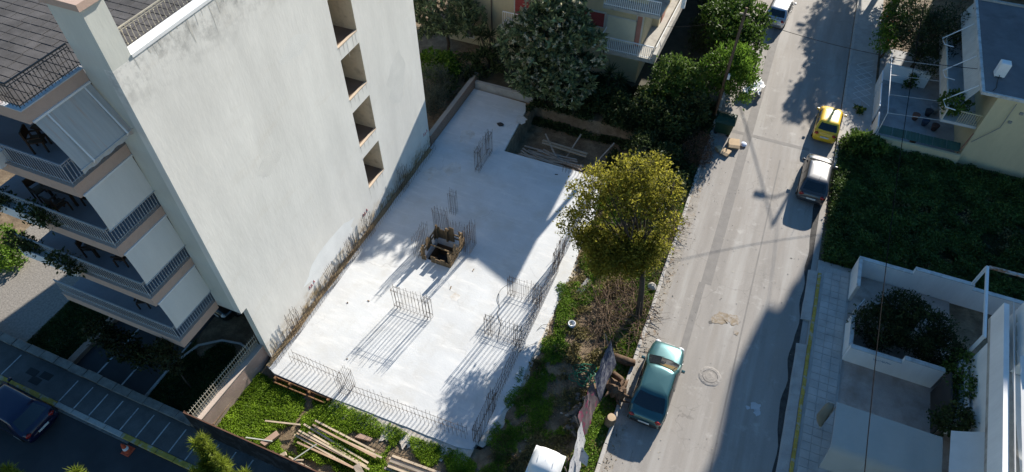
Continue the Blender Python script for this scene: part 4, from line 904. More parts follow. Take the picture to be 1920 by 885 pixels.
bc = car('dark blue car parked on the shaded side street', 4.3,1.72,1.5, paint('blue_paint',(.006,.008,.04),.3,.35), HAT, (.02,.17,.60,.78), (-26.9,4.35,0), R(88), hatch=True)
kc = car('black car parked under the open ground floor of the block', 4.3,1.74,1.45, paint('black_paint',(.012,.012,.013),.2,.3), SED, (.1,.25,.56,.735), (-21.3,14.4,0), R(170))
# ================================================================== vegetation
def unit(n):
    v = RNG.normal(size=(n,3)); return v/np.linalg.norm(v,axis=1,keepdims=True)
def leafquads(P, D, size, asp=.5, fold=.15):
    """P base points, D directions (unit), size array"""
    n = len(P); sz = np.broadcast_to(size,(n,))[:,None]
    r = unit(n); S_ = np.cross(D,r); S_ /= np.linalg.norm(S_,axis=1,keepdims=True)+1e-9; Nn = np.cross(S_,D)
    V = np.stack([P, P+D*sz*.45+S_*sz*asp*.5+Nn*sz*fold, P+D*sz, P+D*sz*.45-S_*sz*asp*.5+Nn*sz*fold],1).reshape(-1,3)
    return V
def leafobj(name, V, mat, parent=None, **kw):
    return fastmesh(name, V, np.arange(len(V)).reshape(-1,4), mat, parent, **kw)
def lobe_points(lobes, n, shell=.62):
    vol = np.array([l[3]*l[4]*l[5] for l in lobes])**.75; pick = RNG.choice(len(lobes), n, p=vol/vol.sum()); L = np.array(lobes)[pick]
    u = unit(n); r = shell+(1-shell)*RNG.random(n)**.6
    bump = .78+.45*fbm(u[:,0]*2.2+L[:,0], u[:,1]*2.2+u[:,2]*1.7+L[:,1], 5)
    return L[:,:3]+u*L[:,3:6]*(r*bump)[:,None], u
def foliage(lobes, ncl, per, size, spread, asp=.5, up=.35, shell=.62, rosette=False, szvar=.35):
    C, U = lobe_points(lobes, ncl, shell); keep = C[:,2] > .05; C = C[keep]; U = U[keep]; n = len(C)
    if rosette:
        ax = U+np.array([0,0,.7]); ax /= np.linalg.norm(ax,axis=1,keepdims=True)
        A_ = np.repeat(ax,per,0); P = np.repeat(C,per,0)+RNG.normal(size=(n*per,3))*spread*.25
        D = A_*.35+unit(n*per); 
    else:
        P = np.repeat(C,per,0)+RNG.normal(size=(n*per,3))*spread*np.array([1,1,.75]); D = unit(n*per)+np.repeat(U,per,0)*.5+np.array([0,0,up])
    D /= np.linalg.norm(D,axis=1,keepdims=True)+1e-9
    return leafquads(P, D, size*(1+szvar*RNG.normal(size=len(P)).clip(-1.5,1.5)), asp), C
def limbs(base, lobes, r0, bark, parent, nb=3, bend=.4, first=None, seed=1, sub=3):
    rr = random.Random(seed); b = MB(); base = Vector(base); cz = min(l[2]-l[5]*.6 for l in lobes); cc = Vector((np.mean([l[0] for l in lobes]),np.mean([l[1] for l in lobes]),0))
    fork = Vector(first) if first else Vector((base.x*.6+cc.x*.4, base.y*.6+cc.y*.4, max(.5,cz*.8)))
    mid = base.lerp(fork,.5)+Vector((rr.uniform(-.1,.1),rr.uniform(-.1,.1),0))
    b.tube([base-Vector((0,0,.2)),base+Vector((0,0,.1)),mid,fork], [r0*1.35,r0*1.1,r0*.9,r0*.75], 8)
    for l in lobes:
        c = Vector(l[:3])
        for k in range(nb):
            tgt = c+Vector((rr.uniform(-.75,.75)*l[3],rr.uniform(-.75,.75)*l[4],rr.uniform(-.2,.8)*l[5])); m1 = fork.lerp(tgt,.45)+Vector((rr.uniform(-bend,bend),rr.uniform(-bend,bend),rr.uniform(-.1,bend)))
            b.tube([fork,fork.lerp(m1,.5),m1,tgt], [r0*.5,r0*.38,r0*.26,r0*.07], 6)
            for q in range(sub):
                s = m1.lerp(tgt,rr.uniform(0,.7)); e = s+Vector((rr.uniform(-1,1)*l[3]*.5,rr.uniform(-1,1)*l[4]*.5,rr.uniform(0,.6)*l[5])); b.tube([s,s.lerp(e,.5)+Vector((rr.uniform(-.1,.1),rr.uniform(-.1,.1),.05)),e], [r0*.16,r0*.1,r0*.03], 4, False)
    b.build('trunk', bark, parent, smooth=True)
m_bark = M('bark', (.075,.055,.04), var=.3, scale=6, fine=.3, fscale=25, bump=.7, bscale=20)
m_bark2 = M('grey_bark', (.13,.11,.09), var=.3, scale=6, fine=.3, fscale=25, bump=.7, bscale=20)
def tree(name, label, cat, base, lobes, mat, ncl, per, size, spread, r0=.12, asp=.5, bark=None, up=.35, shell=.62, rosette=False, group=None, first=None, seed=1, nb=2, extra=None, szvar=.35):
    t = thing(name, label, cat, base, group)
    limbs(base, lobes, r0, bark or m_bark, t, nb=nb, first=first, seed=seed)
    V, C = foliage(lobes, ncl, per, size, spread, asp, up, shell, rosette, szvar)
    leafobj('crown', V, mat, t)
    if extra:
        V2, _ = foliage(extra[0], *extra[2:]); leafobj('pale_tips', V2, extra[1], t)
    return t
# the walnut-like tree beside the street
g_wal = leafmat('walnut_leaf', (.20,.205,.03), col2=(.42,.38,.06), isl=.5, trans=.6); g_wal2 = leafmat('walnut_leaf_low', (.20,.21,.035), col2=(.34,.32,.055), isl=.45, trans=.6)
wl = [(-3.7,25.0,5.8,1.05,.95,.75),(-5.2,24.9,4.8,.9,.9,.7),(-2.2,24.4,5.8,.95,.9,.75),(-3.3,23.5,5.2,1.0,.8,.7),(-5.2,23.4,4.0,1.0,.85,.7),(-1.7,23.1,5.0,.85,.75,.6),(-4.4,24.3,5.4,.8,.75,.6),(-6.2,24.5,4.0,.65,.7,.55),(-2.9,25.9,5.7,.65,.6,.5),(-6.1,23.0,3.1,.7,.7,.55)]
wl = [(l[0]+.15,l[1]-.87,l[2]+.9,l[3]*1.03,l[4]*1.03,l[5]*1.03) for l in wl]
wn = tree('walnut_tree', 'wide yellow green tree with dark leaning trunk between slab and street', 'tree', (-1.55,20.9,0), wl, g_wal, 620, 17, .145, .15, .17, .5, first=(-1.95,21.6,3.0), seed=5, nb=3, shell=.4, up=.2)
V, _ = foliage([(l[0]+.1,l[1]-.58,l[2]+.6)+l[3:] for l in [(-3.9,22.5,3.1,1.15,.8,.75),(-4.9,22.7,2.7,.9,.8,.7),(-2.9,22.4,3.6,1.0,.7,.75),(-1.9,22.5,3.8,.8,.6,.6),(-4.0,21.9,2.1,.9,.7,.7),(-3.0,22.0,2.5,.9,.7,.7),(-2.1,22.3,2.9,.7,.6,.6)]], 980, 16, .14, .16, .5, .1, .3); leafobj('lower_crown', V, g_wal2, wn)
# grey green evergreen with leaf rosettes
g_loq = leafmat('loquat_leaf', (.10,.14,.07), col2=(.30,.36,.19), isl=.65, rough=.45, trans=.25); g_loq2 = leafmat('loquat_pale_tip', (.5,.47,.34), col2=(.7,.66,.5), trans=.3)  # pale tips: blossom and sunlit highlights put into one colour
ll = [(-12.4,36.6,5.4,2.4,2.0,1.7),(-14.0,36.3,4.0,1.9,1.8,1.8),(-10.6,36.4,4.4,1.9,1.8,1.6),(-12.1,35.2,3.0,2.3,1.5,1.9),(-13.6,35.3,2.5,1.5,1.2,1.5),(-10.6,35.3,2.4,1.5,1.3,1.6),(-12.6,37.2,6.5,1.3,1.2,1.0),(-13.1,37.0,7.6,1.1,1.0,.8),(-11.6,37.3,7.3,1.0,1.0,.8)]
tree('loquat_tree', 'large grey green evergreen tree with leaf rosettes at the far end of the slab', 'tree', (-12.3,36.6,0), ll, g_loq, 820, 17, .36, .05, .2, .36, rosette=True, shell=.78, seed=8, extra=([(l[0],l[1]-.05,l[2]+.12,l[3]*1.03,l[4]*1.03,l[5]*1.03) for l in ll], g_loq2, 480, 12, .16, .05, .45, .6, .95, True))
# planting left of the beige house
g_dk = leafmat('dark_evergreen', (.03,.05,.018), col2=(.08,.11,.035), trans=.25); g_br = leafmat('bright_shrub', (.09,.19,.02), col2=(.17,.28,.03)); g_ol = leafmat('olive_leaf', (.09,.105,.075), col2=(.17,.18,.14), isl=.4); g_md = leafmat('mid_green', (.06,.115,.024), col2=(.14,.22,.045))
tree('evergreen_tree', 'dark evergreen tree against the beige house behind the side wall', 'tree', (-21.3,38.6,0), [(-21.3,38.4,3.6,2.4,1.7,1.5),(-19.7,38.8,3.2,1.5,1.3,1.3),(-22.8,37.8,3.0,1.5,1.3,1.3)], g_loq, 420, 12, .3, .13, .14, .32, rosette=True, shell=.8, seed=2)
tree('lime_shrub', 'bright lime green shrub beyond the end of the white side wall', 'shrub', (-20.3,34.9,0), [(-20.3,34.8,1.6,1.2,.9,1.2),(-19.6,35.3,1.4,.9,.8,.9)], g_br, 200, 14, .2, .14, .06, .5, seed=3)
tree('olive_shrub', 'grey green olive shrub close to the far edge of the side wall', 'shrub', (-19.3,32.7,0), [(-19.5,32.9,1.4,1.0,1.3,1.3),(-18.9,31.7,1.0,.7,1.0,1.0)], g_ol, 330, 24, .15, .2, .07, .2, bark=m_bark2, up=.9, seed=4)
tree('dark_shrub', 'dark low shrub between brick wall and spiky yuccas', 'shrub', (-18.6,36.0,0), [(-18.6,36.2,1.0,1.0,1.0,.9),(-19.2,34.0,.7,.7,.9,.7),(-17.4,37.3,1.0,1.2,.7,.9)], g_dk, 240, 14, .18, .15, .05, seed=6)
def yucca(label, x, y, h, heads, n=60, ln_=.75, grp=None):
    t = thing('yucca', label, 'yucca', (x,y,0), grp); rr = random.Random(int(x*10)); tr = MB(); vs = []
    for hx, hy, hz in heads:
        tr.tube([(x,y,-.1),(x+hx*.4,y+hy*.4,hz*.5),(x+hx,y+hy,hz)], [.1,.08,.07], 7)
        D = unit(n)+np.array([0,0,.55]); D /= np.linalg.norm(D,axis=1,keepdims=True); P = np.tile(np.array([[x+hx,y+hy,hz]]),(n,1)); vs.append(leafquads(P, D, ln_*(1+.2*RNG.normal(size=n)), .1, .03))
    tr.build('trunk', m_bark, t, smooth=True); leafobj('leaves', np.concatenate(vs), leafmat('yucca_leaf', (.04,.06,.025), col2=(.09,.115,.05), trans=.15), t)
yucca('spiky yucca left of the big grey green tree, by the house wall', -17.6,38.2,2, [(0,0,2.6),(-.9,.3,2.2),(.6,-.3,1.8),(-.3,-.5,1.4)])
yucca('spiky yucca under the white balcony of the beige house', -8.6,38.0,2, [(0,0,2.0),(.7,.1,1.6)], 70)
# shaded garden between plot and street
tree('ivy_shrub', 'tall ivy shrub with small rounded leaves right of the white balcony', 'shrub', (-4.6,39.2,0), [(-4.5,39.2,2.0,1.5,1.2,1.5),(-3.4,38.9,2.4,1.1,1.0,1.2),(-4.8,37.6,1.2,1.3,1.2,1.1)], g_md, 420, 15, .17, .15, .08, .7, seed=7)
tree('ivy_shrub', 'dark ivy mound in front of the tall ivy shrub', 'shrub', (-4.6,35.6,0), [(-5.2,36.0,1.0,1.6,1.2,1.0),(-3.6,35.6,1.1,1.3,1.4,1.0),(-2.6,36.8,1.4,1.1,1.2,1.3)], g_dk, 520, 15, .17, .15, .06, .7, seed=9)
tree('dark_shrub', 'dark bush under the balcony behind the sunken timber heap', 'shrub', (-7.8,36.3,0), [(-8.0,36.4,.9,1.5,1.0,.9),(-9.6,36.4,.6,1.0,.7,.6),(-6.6,35.6,.7,1.0,.9,.7)], g_dk, 360, 14, .18, .15, .05, seed=10)
g_mul = leafmat('citrus_leaf', (.07,.15,.02), col2=(.17,.29,.04), trans=.4)
tree('street_tree', 'bright green upright tree at the kerb beside the wooden pole', 'tree', (-1.2,39.6,0), [(-1.2,39.8,3.2,1.5,1.4,1.6),(-.2,39.3,2.8,1.1,1.2,1.5),(-2.1,39.4,2.7,1.1,1.2,1.4),(-.6,40.6,3.3,1.2,1.1,1.3)], g_mul, 520, 16, .2, .15, .1, .4, up=1.0, seed=11)
tree('street_tree', 'darker leafy tree behind the bright kerb tree, overhanging the silver car', 'tree', (-1.9,44.6,0), [(-1.8,44.4,3.0,1.6,1.6,1.5),(-.6,44.0,2.6,1.2,1.4,1.3),(-2.6,46.0,3.2,1.5,1.4,1.3),(-1.0,46.6,3.0,1.4,1.3,1.3)], leafmat('tree_leaf_b', (.04,.085,.016), col2=(.10,.17,.03)), 460, 16, .24, .18, .1, .6, seed=12)
tree('hedge_shrub', 'dark hedge in the gap between beige house and street trees', 'shrub', (-3.4,47,0), [(-3.6,47.5,1.2,1.3,3.0,1.2),(-4.0,52,1.3,1.2,3.0,1.3)], g_dk, 300, 14, .2, .17, .05, seed=13)
# dead bush at the kerb
def twigs(n, cx, cy, rx, ry, h, r=.012, ln_=(.5,1.3), flat=.3, seed=1):
    rr = random.Random(seed); b = MB()
    for _ in range(n):
        a = rr.uniform(0,6.28); q = rr.random()**.5; x = cx+rx*q*math.cos(a); y = cy+ry*q*math.sin(a); z = rr.uniform(0,h)*(1-q*q*.8)
        d = Vector((rr.gauss(0,1),rr.gauss(0,1),rr.gauss(0,flat))).normalized()*rr.uniform(*ln_); p = Vector((x,y,z)); m_ = p+d*.5+Vector((rr.gauss(0,.06),rr.gauss(0,.06),rr.gauss(.03,.05)))
        e = p+d; e.z = max(e.z,.01); rad = r*rr.uniform(.6,1.6); b.tube([p,m_,e], [rad,rad*.75,rad*.25], 4, False)
    return b
t = thing('dead_bush', 'brown dried bush hanging over the kerb below the green bin', 'bush', (-1.5,34.5,0))
twigs(420,-1.5,34.4,1.0,1.5,1.1,.010,(.3,.8),.9,3).build('twigs', M('dry_twig', (.12,.075,.05), var=.3, fine=.2, bump=0), t)
V, _ = foliage([(-1.5,34.4,.6,1.0,1.5,.7)], 160, 12, .10, .14); leafobj('dry_leaves', V, leafmat('dry_leaf', (.10,.06,.04), col2=(.17,.11,.075)), t)
t = thing('branch_pile', 'tangled heap of dry brown branches below the walnut tree', 'branches', (-2.3,20.4,0))
m_tw = M('dead_branch', (.19,.125,.082), var=.35, scale=2, fine=.2, bump=0, island=.3)
twigs(520,-2.6,20.6,1.5,2.4,.75,.016,(.6,1.7),.3,7).build('branches', m_tw, t)
t = thing('branch_pile', 'dry branch heap climbing the kerb side north of the walnut trunk', 'branches', (-1.6,25,0))
twigs(300,-1.55,26.5,.5,3.4,1.0,.013,(.5,1.4),.5,8).build('branches', m_tw, t)
# right-hand side of the street
tree('conifer_tree', 'dark dense evergreen tree over the house court', 'tree', (11.0,49.0,0), [(10.9,49.2,3.0,2.0,1.7,1.6),(12.2,50.5,3.2,1.7,1.6,1.5),(9.8,50.8,3.0,1.5,1.6,1.4),(11.6,47.8,2.1,1.3,.9,1.0)], leafmat('conifer_leaf', (.018,.034,.015), col2=(.05,.075,.025), trans=.15), 620, 18, .22, .22, .16, .25, seed=14)
tree('citrus_tree', 'sunlit orange tree with small fruit overhanging the far pavement', 'tree', (9.0,50.5,0), [(9.0,51.0,2.5,1.0,1.2,1.0),(8.6,49.2,2.2,.9,1.0,.9),(9.3,53.4,2.6,1.1,1.3,1.0)], g_mul, 260, 16, .16, .15, .08, .5, seed=15)
b = MB(); rr = random.Random(5)
for i in range(30): b.rock((9+rr.uniform(-.9,.9),50.6+rr.uniform(-1.6,1.8),2.4+rr.uniform(-.6,.9)), .06, i, (1,1,1))
tag(b.build('oranges', M('orange_fruit', (.5,.13,.02), bump=0), bpy.data.objects['citrus_tree'], smooth=True))
tree('street_tree', 'tall leafy tree on the right beyond the top edge of the street', 'tree', (8.7,62.6,0), [(8.6,62.6,7.2,1.5,1.6,1.4),(8.0,61.0,8.4,1.2,1.4,1.2),(8.9,64.2,8.8,1.5,1.5,1.3),(7.6,63.6,6.4,1.1,1.2,1.0)], g_md, 300, 14, .3, .22, .16, .55, seed=46)
for i_, (tx, ty, tz) in enumerate(((9.8,59.0,5.2),(9.9,67.5,8.0),(9.6,73.0,9.5),(-.6,74.5,9.0))):
    tree('street_tree', ('first','second','third','left-hand')[i_]+' leafy tree of those lining the street beyond the top edge', 'tree', (tx,ty,0), [(tx,ty,tz,1.9,1.9,1.6),(tx-1.1,ty+1.2,tz-.8,1.3,1.5,1.2),(tx+.5,ty-1.6,tz+.4,1.4,1.3,1.2)], g_md, 260, 13, .32, .24, .16, .55, seed=60+i_, group='trees up the street')
tree('citrus_tree', 'leafy tree at the top edge beside the far pavement', 'tree', (9.2,57.5,0), [(9.0,57.5,2.6,1.4,1.7,1.3),(9.6,60.2,3.0,1.5,1.6,1.4)], g_md, 260, 16, .2, .17, .08, .5, seed=16)
tree('court_tree', 'dark bushy tree filling the bed between the white court walls', 'tree', (10.7,24.3,0), [(9.8,24.0,1.3,1.25,1.0,1.1),(11.3,24.3,1.5,1.4,1.2,1.2),(12.4,23.6,1.2,1.0,1.0,.9),(10.6,25.4,1.3,1.2,.8,.9)], leafmat('court_leaf', (.02,.034,.013), col2=(.05,.07,.025), trans=.2, rough=.85), 900, 18, .14, .16, .08, .45, up=.7, seed=17)
tree('corner_shrub', 'bright leafy shrub at the kerb corner behind the yellow car', 'shrub', (8.0,38.6,0), [(8.0,38.7,.6,.9,.7,.7),(8.9,38.9,.5,.7,.5,.5)], g_md, 150, 13, .26, .14, .04, .6, seed=18)
tree('balcony_plant', 'round potted shrub on the corner of the house balcony', 'plant', (12.3,41.0,2.7), [(12.3,41.0,3.5,.75,.7,.6)], g_md, 90, 14, .17, .12, .04, .6, seed=19)
tree('climbing_plant', 'green climbing plant growing beside the white gate pier', 'plant', (13.2,22.3,0), [(13.0,22.6,1.7,.45,1.0,.7),(13.1,21.4,1.9,.4,.8,.6)], g_md, 110, 14, .14, .13, .04, .6, seed=20)
tree('climbing_plant', 'dark plant between the white gate and the cloth awnings', 'plant', (12.7,19.6,0), [(12.6,19.5,1.9,.7,.7,.7)], g_dk, 110, 14, .14, .13, .04, .6, seed=22)
tree('hedge_shrub', 'yellow green hedge top below the grey awning at the frame edge', 'shrub', (10.5,14.6,0), [(10.4,14.7,.9,1.3,.5,.5)], g_br, 130, 14, .13, .12, .04, .5, seed=23)
tree('street_weed', 'small weed growing through the far pavement', 'weed', (7.9,42.9,.11), [(7.9,42.9,.3,.3,.25,.2)], g_md, 16, 9, .18, .07, .01, .6, seed=24)
# garden of the apartment block
tree('garden_shrub', 'dark hanging shrub in front of the lowest balcony', 'shrub', (-23.6,9.3,0), [(-24.6,8.6,2.0,.9,.5,.7),(-23.4,8.5,1.8,1.0,.5,.7),(-22.3,8.5,1.5,.7,.45,.6)], leafmat('garden_leaf', (.018,.03,.012), col2=(.045,.06,.022)), 190, 14, .16, .14, .05, .6, seed=25)
tree('garden_shrub', 'dark climbing shrub at the corner of the lowest balcony', 'shrub', (-20.3,8.6,0), [(-20.2,8.5,2.7,.4,.3,.9),(-20.0,8.5,3.6,.35,.3,.6)], leafmat('garden_leaf', (.018,.03,.012)), 80, 14, .16, .12, .04, .6, seed=26)
tree('garden_bush', 'sunlit green bush in the neighbouring garden at the left edge', 'bush', (-34.8,10.9,0), [(-34.6,10.9,.6,.9,.8,.6),(-35.6,11.6,.7,1.0,.8,.7)], g_br, 160, 14, .17, .14, .05, .5, seed=27)
for i, (x, y, z, n_, lb) in enumerate(((-24.6,8.75,11.05,80,'trailing green plant in the white trough of the third balcony'),(-22.5,8.7,11.0,60,'rounded bush at the end of the third balcony trough'),(-25.4,8.75,8.0,70,'dark trailing plant in the trough of the second balcony'),(-23.2,8.7,7.95,60,'straggly plant spilling from the right end of the second trough'))):
    t = thing('trough_plant', lb, 'plant', (x,y,z)); V, _ = foliage([(x,y,z+.25,.55,.28,.35),(x+.5,y,z+.15,.5,.25,.3)], n_, 12, .13, .1); leafobj('leaves', V, g_dk, t)
# pine tops rising at the bottom edge
g_pine = leafmat('pine_needle', (.14,.2,.02), col2=(.27,.32,.035), trans=.35)
def pine(label, base, tufts, ln_=.28):
    t = thing('pine_tree', label, 'tree', base); b = MB(); bx = Vector(base); top = Vector((np.mean([q[0] for q in tufts]),np.mean([q[1] for q in tufts]),min(q[2] for q in tufts)-.8))
    b.tube([bx,bx.lerp(top,.5),top], [.16,.12,.06], 8); vs = []
    for q in tufts:
        q = Vector(q); m1 = top.lerp(q,.5)+Vector((0,0,-.1)); b.tube([top,m1,q+Vector((0,0,.12))], [.045,.03,.008], 5)
        for s in range(13):
            c = np.array(m1.lerp(q+Vector((0,0,.3)), .35+.65*s/12)); n = 46; D = unit(n)+np.array([0,0,.55]); D /= np.linalg.norm(D,axis=1,keepdims=True); vs.append(leafquads(np.tile(c,(n,1))+RNG.normal(size=(n,3))*.03, D, ln_*(1+.2*RNG.normal(size=n)), .07, .01))
    b.build('trunk', m_bark, t, smooth=True); leafobj('needles', np.concatenate(vs), g_pine, t)
rr = random.Random(12)
pine('yellow green pine top in front of the dark hoarding', (-13.4,4.4,0), [(-13.9+rr.uniform(-.9,1.3), 5.0+rr.uniform(-.6,.45), 4.9+rr.uniform(-.8,.5)) for _ in range(17)])
pine('pine tip at the bottom edge in front of the shaded street', (-18.1,2.5,0), [(-18.3,2.75,4.85),(-18.0,2.6,4.6),(-17.6,2.6,4.6),(-18.6,2.5,4.4)])
pine('pine tip at the bottom left corner', (-20.6,1.7,0), [(-20.6,1.85,4.9),(-20.3,1.8,4.6),(-21.0,1.7,4.5)])
# ground cover
def cover(name, label, x0, x1, y0, y1, dens, hf, mask, mat, size=.08, leaves=4, h=.10, cat='weeds'):
    n = int((x1-x0)*(y1-y0)*dens); x = RNG.uniform(x0,x1,n); y = RNG.uniform(y0,y1,n); k = mask(x,y); x = x[k]; y = y[k]; n = len(x); z = hf(x,y)
    P = np.stack([x,y,z],1); hh = h*(.4+1.3*fbm(x*1.3,y*1.3,9)); P = np.repeat(P,leaves,0)+np.stack([RNG.normal(size=n*leaves)*size*.8, RNG.normal(size=n*leaves)*size*.8, np.repeat(hh,leaves)*RNG.random(n*leaves)],1)
    D = unit(n*leaves)*np.array([1,1,.5])+np.array([0,0,.35]); D /= np.linalg.norm(D,axis=1,keepdims=True)
    return leafobj(name, leafquads(P,D,size*(1+.35*RNG.normal(size=n*leaves).clip(-1.5,2)),.75), mat, label=label, cat=cat, kind='stuff')
g_clo = leafmat('clover', (.16,.30,.02), col2=(.36,.52,.05), isl=.45, trans=.5); g_clo2 = leafmat('verge_weed', (.10,.21,.018), col2=(.24,.38,.04), isl=.45, trans=.35)
cover('weed_cover', 'bright green weeds covering the near corner of the plot', -18.0,-6.0,7.0,10.9, 640, lot_h,
      lambda x,y: (fbm(x*.95,y*.95,21)+.15*np.clip((y-7.8)/2,0,1)-.12*np.clip((x+13)/4,0,1)+.16*np.clip((-15.0-x)/1.5,0,1) > .46)&(y < 10.45+.3*vnoise(x,3.)), g_clo, .048, 8, .17)
cover('weed_cover', 'green weeds along the earth strip right of the slab', -6.6,-1.15,8.5,30, 430, lot_h,
      lambda x,y: (fbm(x*1.2,y*1.0,31)+.13*np.exp(-((x+5.1)/.45)**2)+.32*np.clip((x+2.3)/.7,0,1)-.10*np.exp(-((x+3.5)/.9)**2)+.16*np.clip((y-21.5)/2,0,1) > .52), g_clo2, .052, 7, .15)
cover('weed_cover', 'dark undergrowth in the shaded garden beyond the sunken timber heap', -13.2,-1.2,30,40, 260, lambda x,y: np.where(y < 36.2, lot_h(x,y), -.02),
      lambda x,y: (fbm(x*.7,y*.7,41) > .34)&~((x < -6.8)&(y < 34.6)), g_dk, .13, 4, .3)
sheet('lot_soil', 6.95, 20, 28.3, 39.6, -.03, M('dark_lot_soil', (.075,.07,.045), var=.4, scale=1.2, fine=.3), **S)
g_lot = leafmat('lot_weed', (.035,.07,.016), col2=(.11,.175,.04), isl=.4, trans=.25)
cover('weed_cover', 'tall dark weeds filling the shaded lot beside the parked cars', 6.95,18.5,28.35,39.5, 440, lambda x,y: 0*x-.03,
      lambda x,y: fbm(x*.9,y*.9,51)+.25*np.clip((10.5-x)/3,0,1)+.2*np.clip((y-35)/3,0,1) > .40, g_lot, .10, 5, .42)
g_lot2 = leafmat('lot_grass', (.035,.055,.014), col2=(.075,.095,.03), isl=.4, trans=.25)
cover('lawn_cover', 'short thin grass in the middle of the shaded lot', 9.5,19,28.35,35, 400, lambda x,y: 0*x-.03, lambda x,y: fbm(x*.8,y*.8,61) > .33, g_lot2, .06, 4, .05, 'grass')
g_lawn = leafmat('lawn_grass', (.03,.055,.012), col2=(.055,.09,.02), isl=.35, trans=.2)
cover('lawn_cover', 'dark green lawn left of the parking lines', -29.6,-26.75,7.2,11, 700, lambda x,y: 0*x-.02, lambda x,y: x > -99, g_lawn, .06, 4, .06, 'grass')
cover('lawn_cover', 'dark green lawn beside the iron railing', -21.85,-18.5,7.2,11.2, 700, lambda x,y: 0*x-.02, lambda x,y: (fbm(x*.8,y*.8,71)+.25*np.clip((10.2-y)/1,-1,1) > .38), g_lawn, .06, 4, .06, 'grass')

# dry litter over the earth strip
def litter(nm, label, x0, x1, y0, y1, dens, mask, mat, size=.06):
    n = int((x1-x0)*(y1-y0)*dens); x = RNG.uniform(x0,x1,n); y = RNG.uniform(y0,y1,n); k = mask(x,y); x = x[k]; y = y[k]; n = len(x)
    P = np.stack([x,y,lot_h(x,y)+.01+.03*RNG.random(n)],1); D = unit(n)*np.array([1,1,.2]); D /= np.linalg.norm(D,axis=1,keepdims=True)
    leafobj(nm, leafquads(P,D,size*(1+.6*RNG.random(n)),.35,.1), mat, label=label, cat='litter', kind='stuff')
litter('dry_litter', 'dry leaves and chips strewn over the earth strip', -5.7,-1.2,9,30,110, lambda x,y: fbm(x*1.2,y*1.2,81) > .4, leafmat('litter_leaf', (.2,.14,.085), col2=(.42,.33,.22), trans=.1), .075)
litter('dry_litter', 'dry chips strewn over the near weeds and earth', -18,-6,7,10.8,60, lambda x,y: fbm(x*1.2,y*1.2,82) > .45, leafmat('litter_leaf', (.2,.14,.085)), .07)
b = twigs(240,-3.6,15.5,1.6,5.0,.06,.007,(.2,.7),.05,17)
b.build('fallen_twigs', m_tw, label='thin fallen twigs scattered along the earth strip', cat='twigs', kind='stuff')

n = 900; yy = RNG.uniform(8,62,n); xx = -.92+np.abs(RNG.normal(size=n))*.28; P = np.stack([xx,yy,np.full(n,.012)],1); D = unit(n)*np.array([1,1,.1]); D /= np.linalg.norm(D,axis=1,keepdims=True)
leafobj('gutter_litter', leafquads(P,D,.07*(1+RNG.random(n)),.5,.08), leafmat('litter_leaf', (.2,.14,.085)), label='dry leaves and grit gathered along the left gutter', cat='litter', kind='stuff')
n = 350; yy = RNG.uniform(8,40,n); xx = RNG.uniform(-.6,6.2,n); P = np.stack([xx,yy,np.full(n,.012)],1); D = unit(n)*np.array([1,1,.1]); D /= np.linalg.norm(D,axis=1,keepdims=True)
leafobj('road_grit', leafquads(P,D,.035*(1+RNG.random(n)),.7,.2), M('grit_stone',(.42,.37,.31),island=.5,bump=0), label='small stones and grit scattered over the street', cat='grit', kind='stuff')

tree('dark_shrub', 'low dark undergrowth bush behind the yellow green tree', 'shrub', (-3.0,28.0,0), [(-3.0,28.0,.5,1.2,1.4,.6),(-4.4,28.8,.4,1.0,1.1,.5),(-2.2,30.2,.6,.9,1.3,.7),(-4.0,31.0,.5,1.2,1.3,.6)], g_dk, 420, 14, .14, .15, .04, .6, seed=81)
tree('dark_shrub', 'low dark bush right of the sunken timber heap', 'shrub', (-4.5,33.6,0), [(-4.6,33.4,.6,1.1,1.2,.7),(-3.2,32.8,.6,1.0,1.2,.7)], g_dk, 260, 14, .14, .15, .04, .6, seed=82)
g_dry = leafmat('dry_grass', (.18,.15,.06), col2=(.34,.29,.13), trans=.4)
cover('dry_grass_cover', 'tufts of dry straw-coloured grass on the earth strip', -5.6,-1.2,9,27, 170, lot_h, lambda x,y: fbm(x*1.5,y*1.5,91) > .52, g_dry, .09, 5, .14, 'grass')
cover('dry_grass_cover', 'pale dry stalks among the weeds of the shaded lot', 9.0,18.5,28.4,38.5, 45, lambda x,y: 0*x, lambda x,y: fbm(x*1.1,y*1.1,92) > .5, g_dry, .10, 4, .3, 'grass')
# ================================================================== street furniture, site clutter
# timber on the weeds
m_lum = M('sawn_timber', (.58,.46,.33), var=.2, scale=2.5, fine=.25, fscale=30, stretch=(.6,3,3), bump=.2)
m_lum2 = M('weathered_timber', (.36,.30,.24), var=.3, scale=2.5, fine=.25, stretch=(.6,3,3), bump=.2)
def plank(label, a, b_, w=.16, h=.05, mat=None, group=None, name='plank'):
    return MB().beam(a, b_, w, h).build(name, mat or m_lum, label=label, cat='plank', group=group)
G1 = 'planks stacked on the near weeds'; rr = random.Random(2)
ORD = ['nearest','second','third','fourth','fifth','sixth','seventh','eighth','farthest']
for i in range(9):
    y = 8.15+i*.125; z = -.12+.05*rr.random()+(.07 if i in (2,3,6,7) else 0); x0 = -14.5+rr.uniform(0,.6)+.05*i; x1 = -10.3+rr.uniform(-.7,.3)
    plank(ORD[i]+' plank, counted from the hoarding, in the pale stack on the near weeds', (x0,y+.15+rr.uniform(-.13,.13),z+.12+rr.uniform(0,.06)), (x1,y-.06+rr.uniform(-.16,.16),z+.12), .085, .04, m_lum if i%3 else M('rosy_timber',(.50,.34,.23),fine=.2), G1)
for i in range(6):
    y = 8.7+i*.12; z = -.10+(.06 if i%2 else 0); plank(ORD[i]+' plank, counted from the hoarding, in the short stack by the toilet', (-9.7+rr.uniform(-.1,.1),y,z+.1), (-7.0+rr.uniform(-.3,.2),y+.12,z+.1), .105, .045, m_lum if i%3 else m_lum2, 'planks in the second near stack')
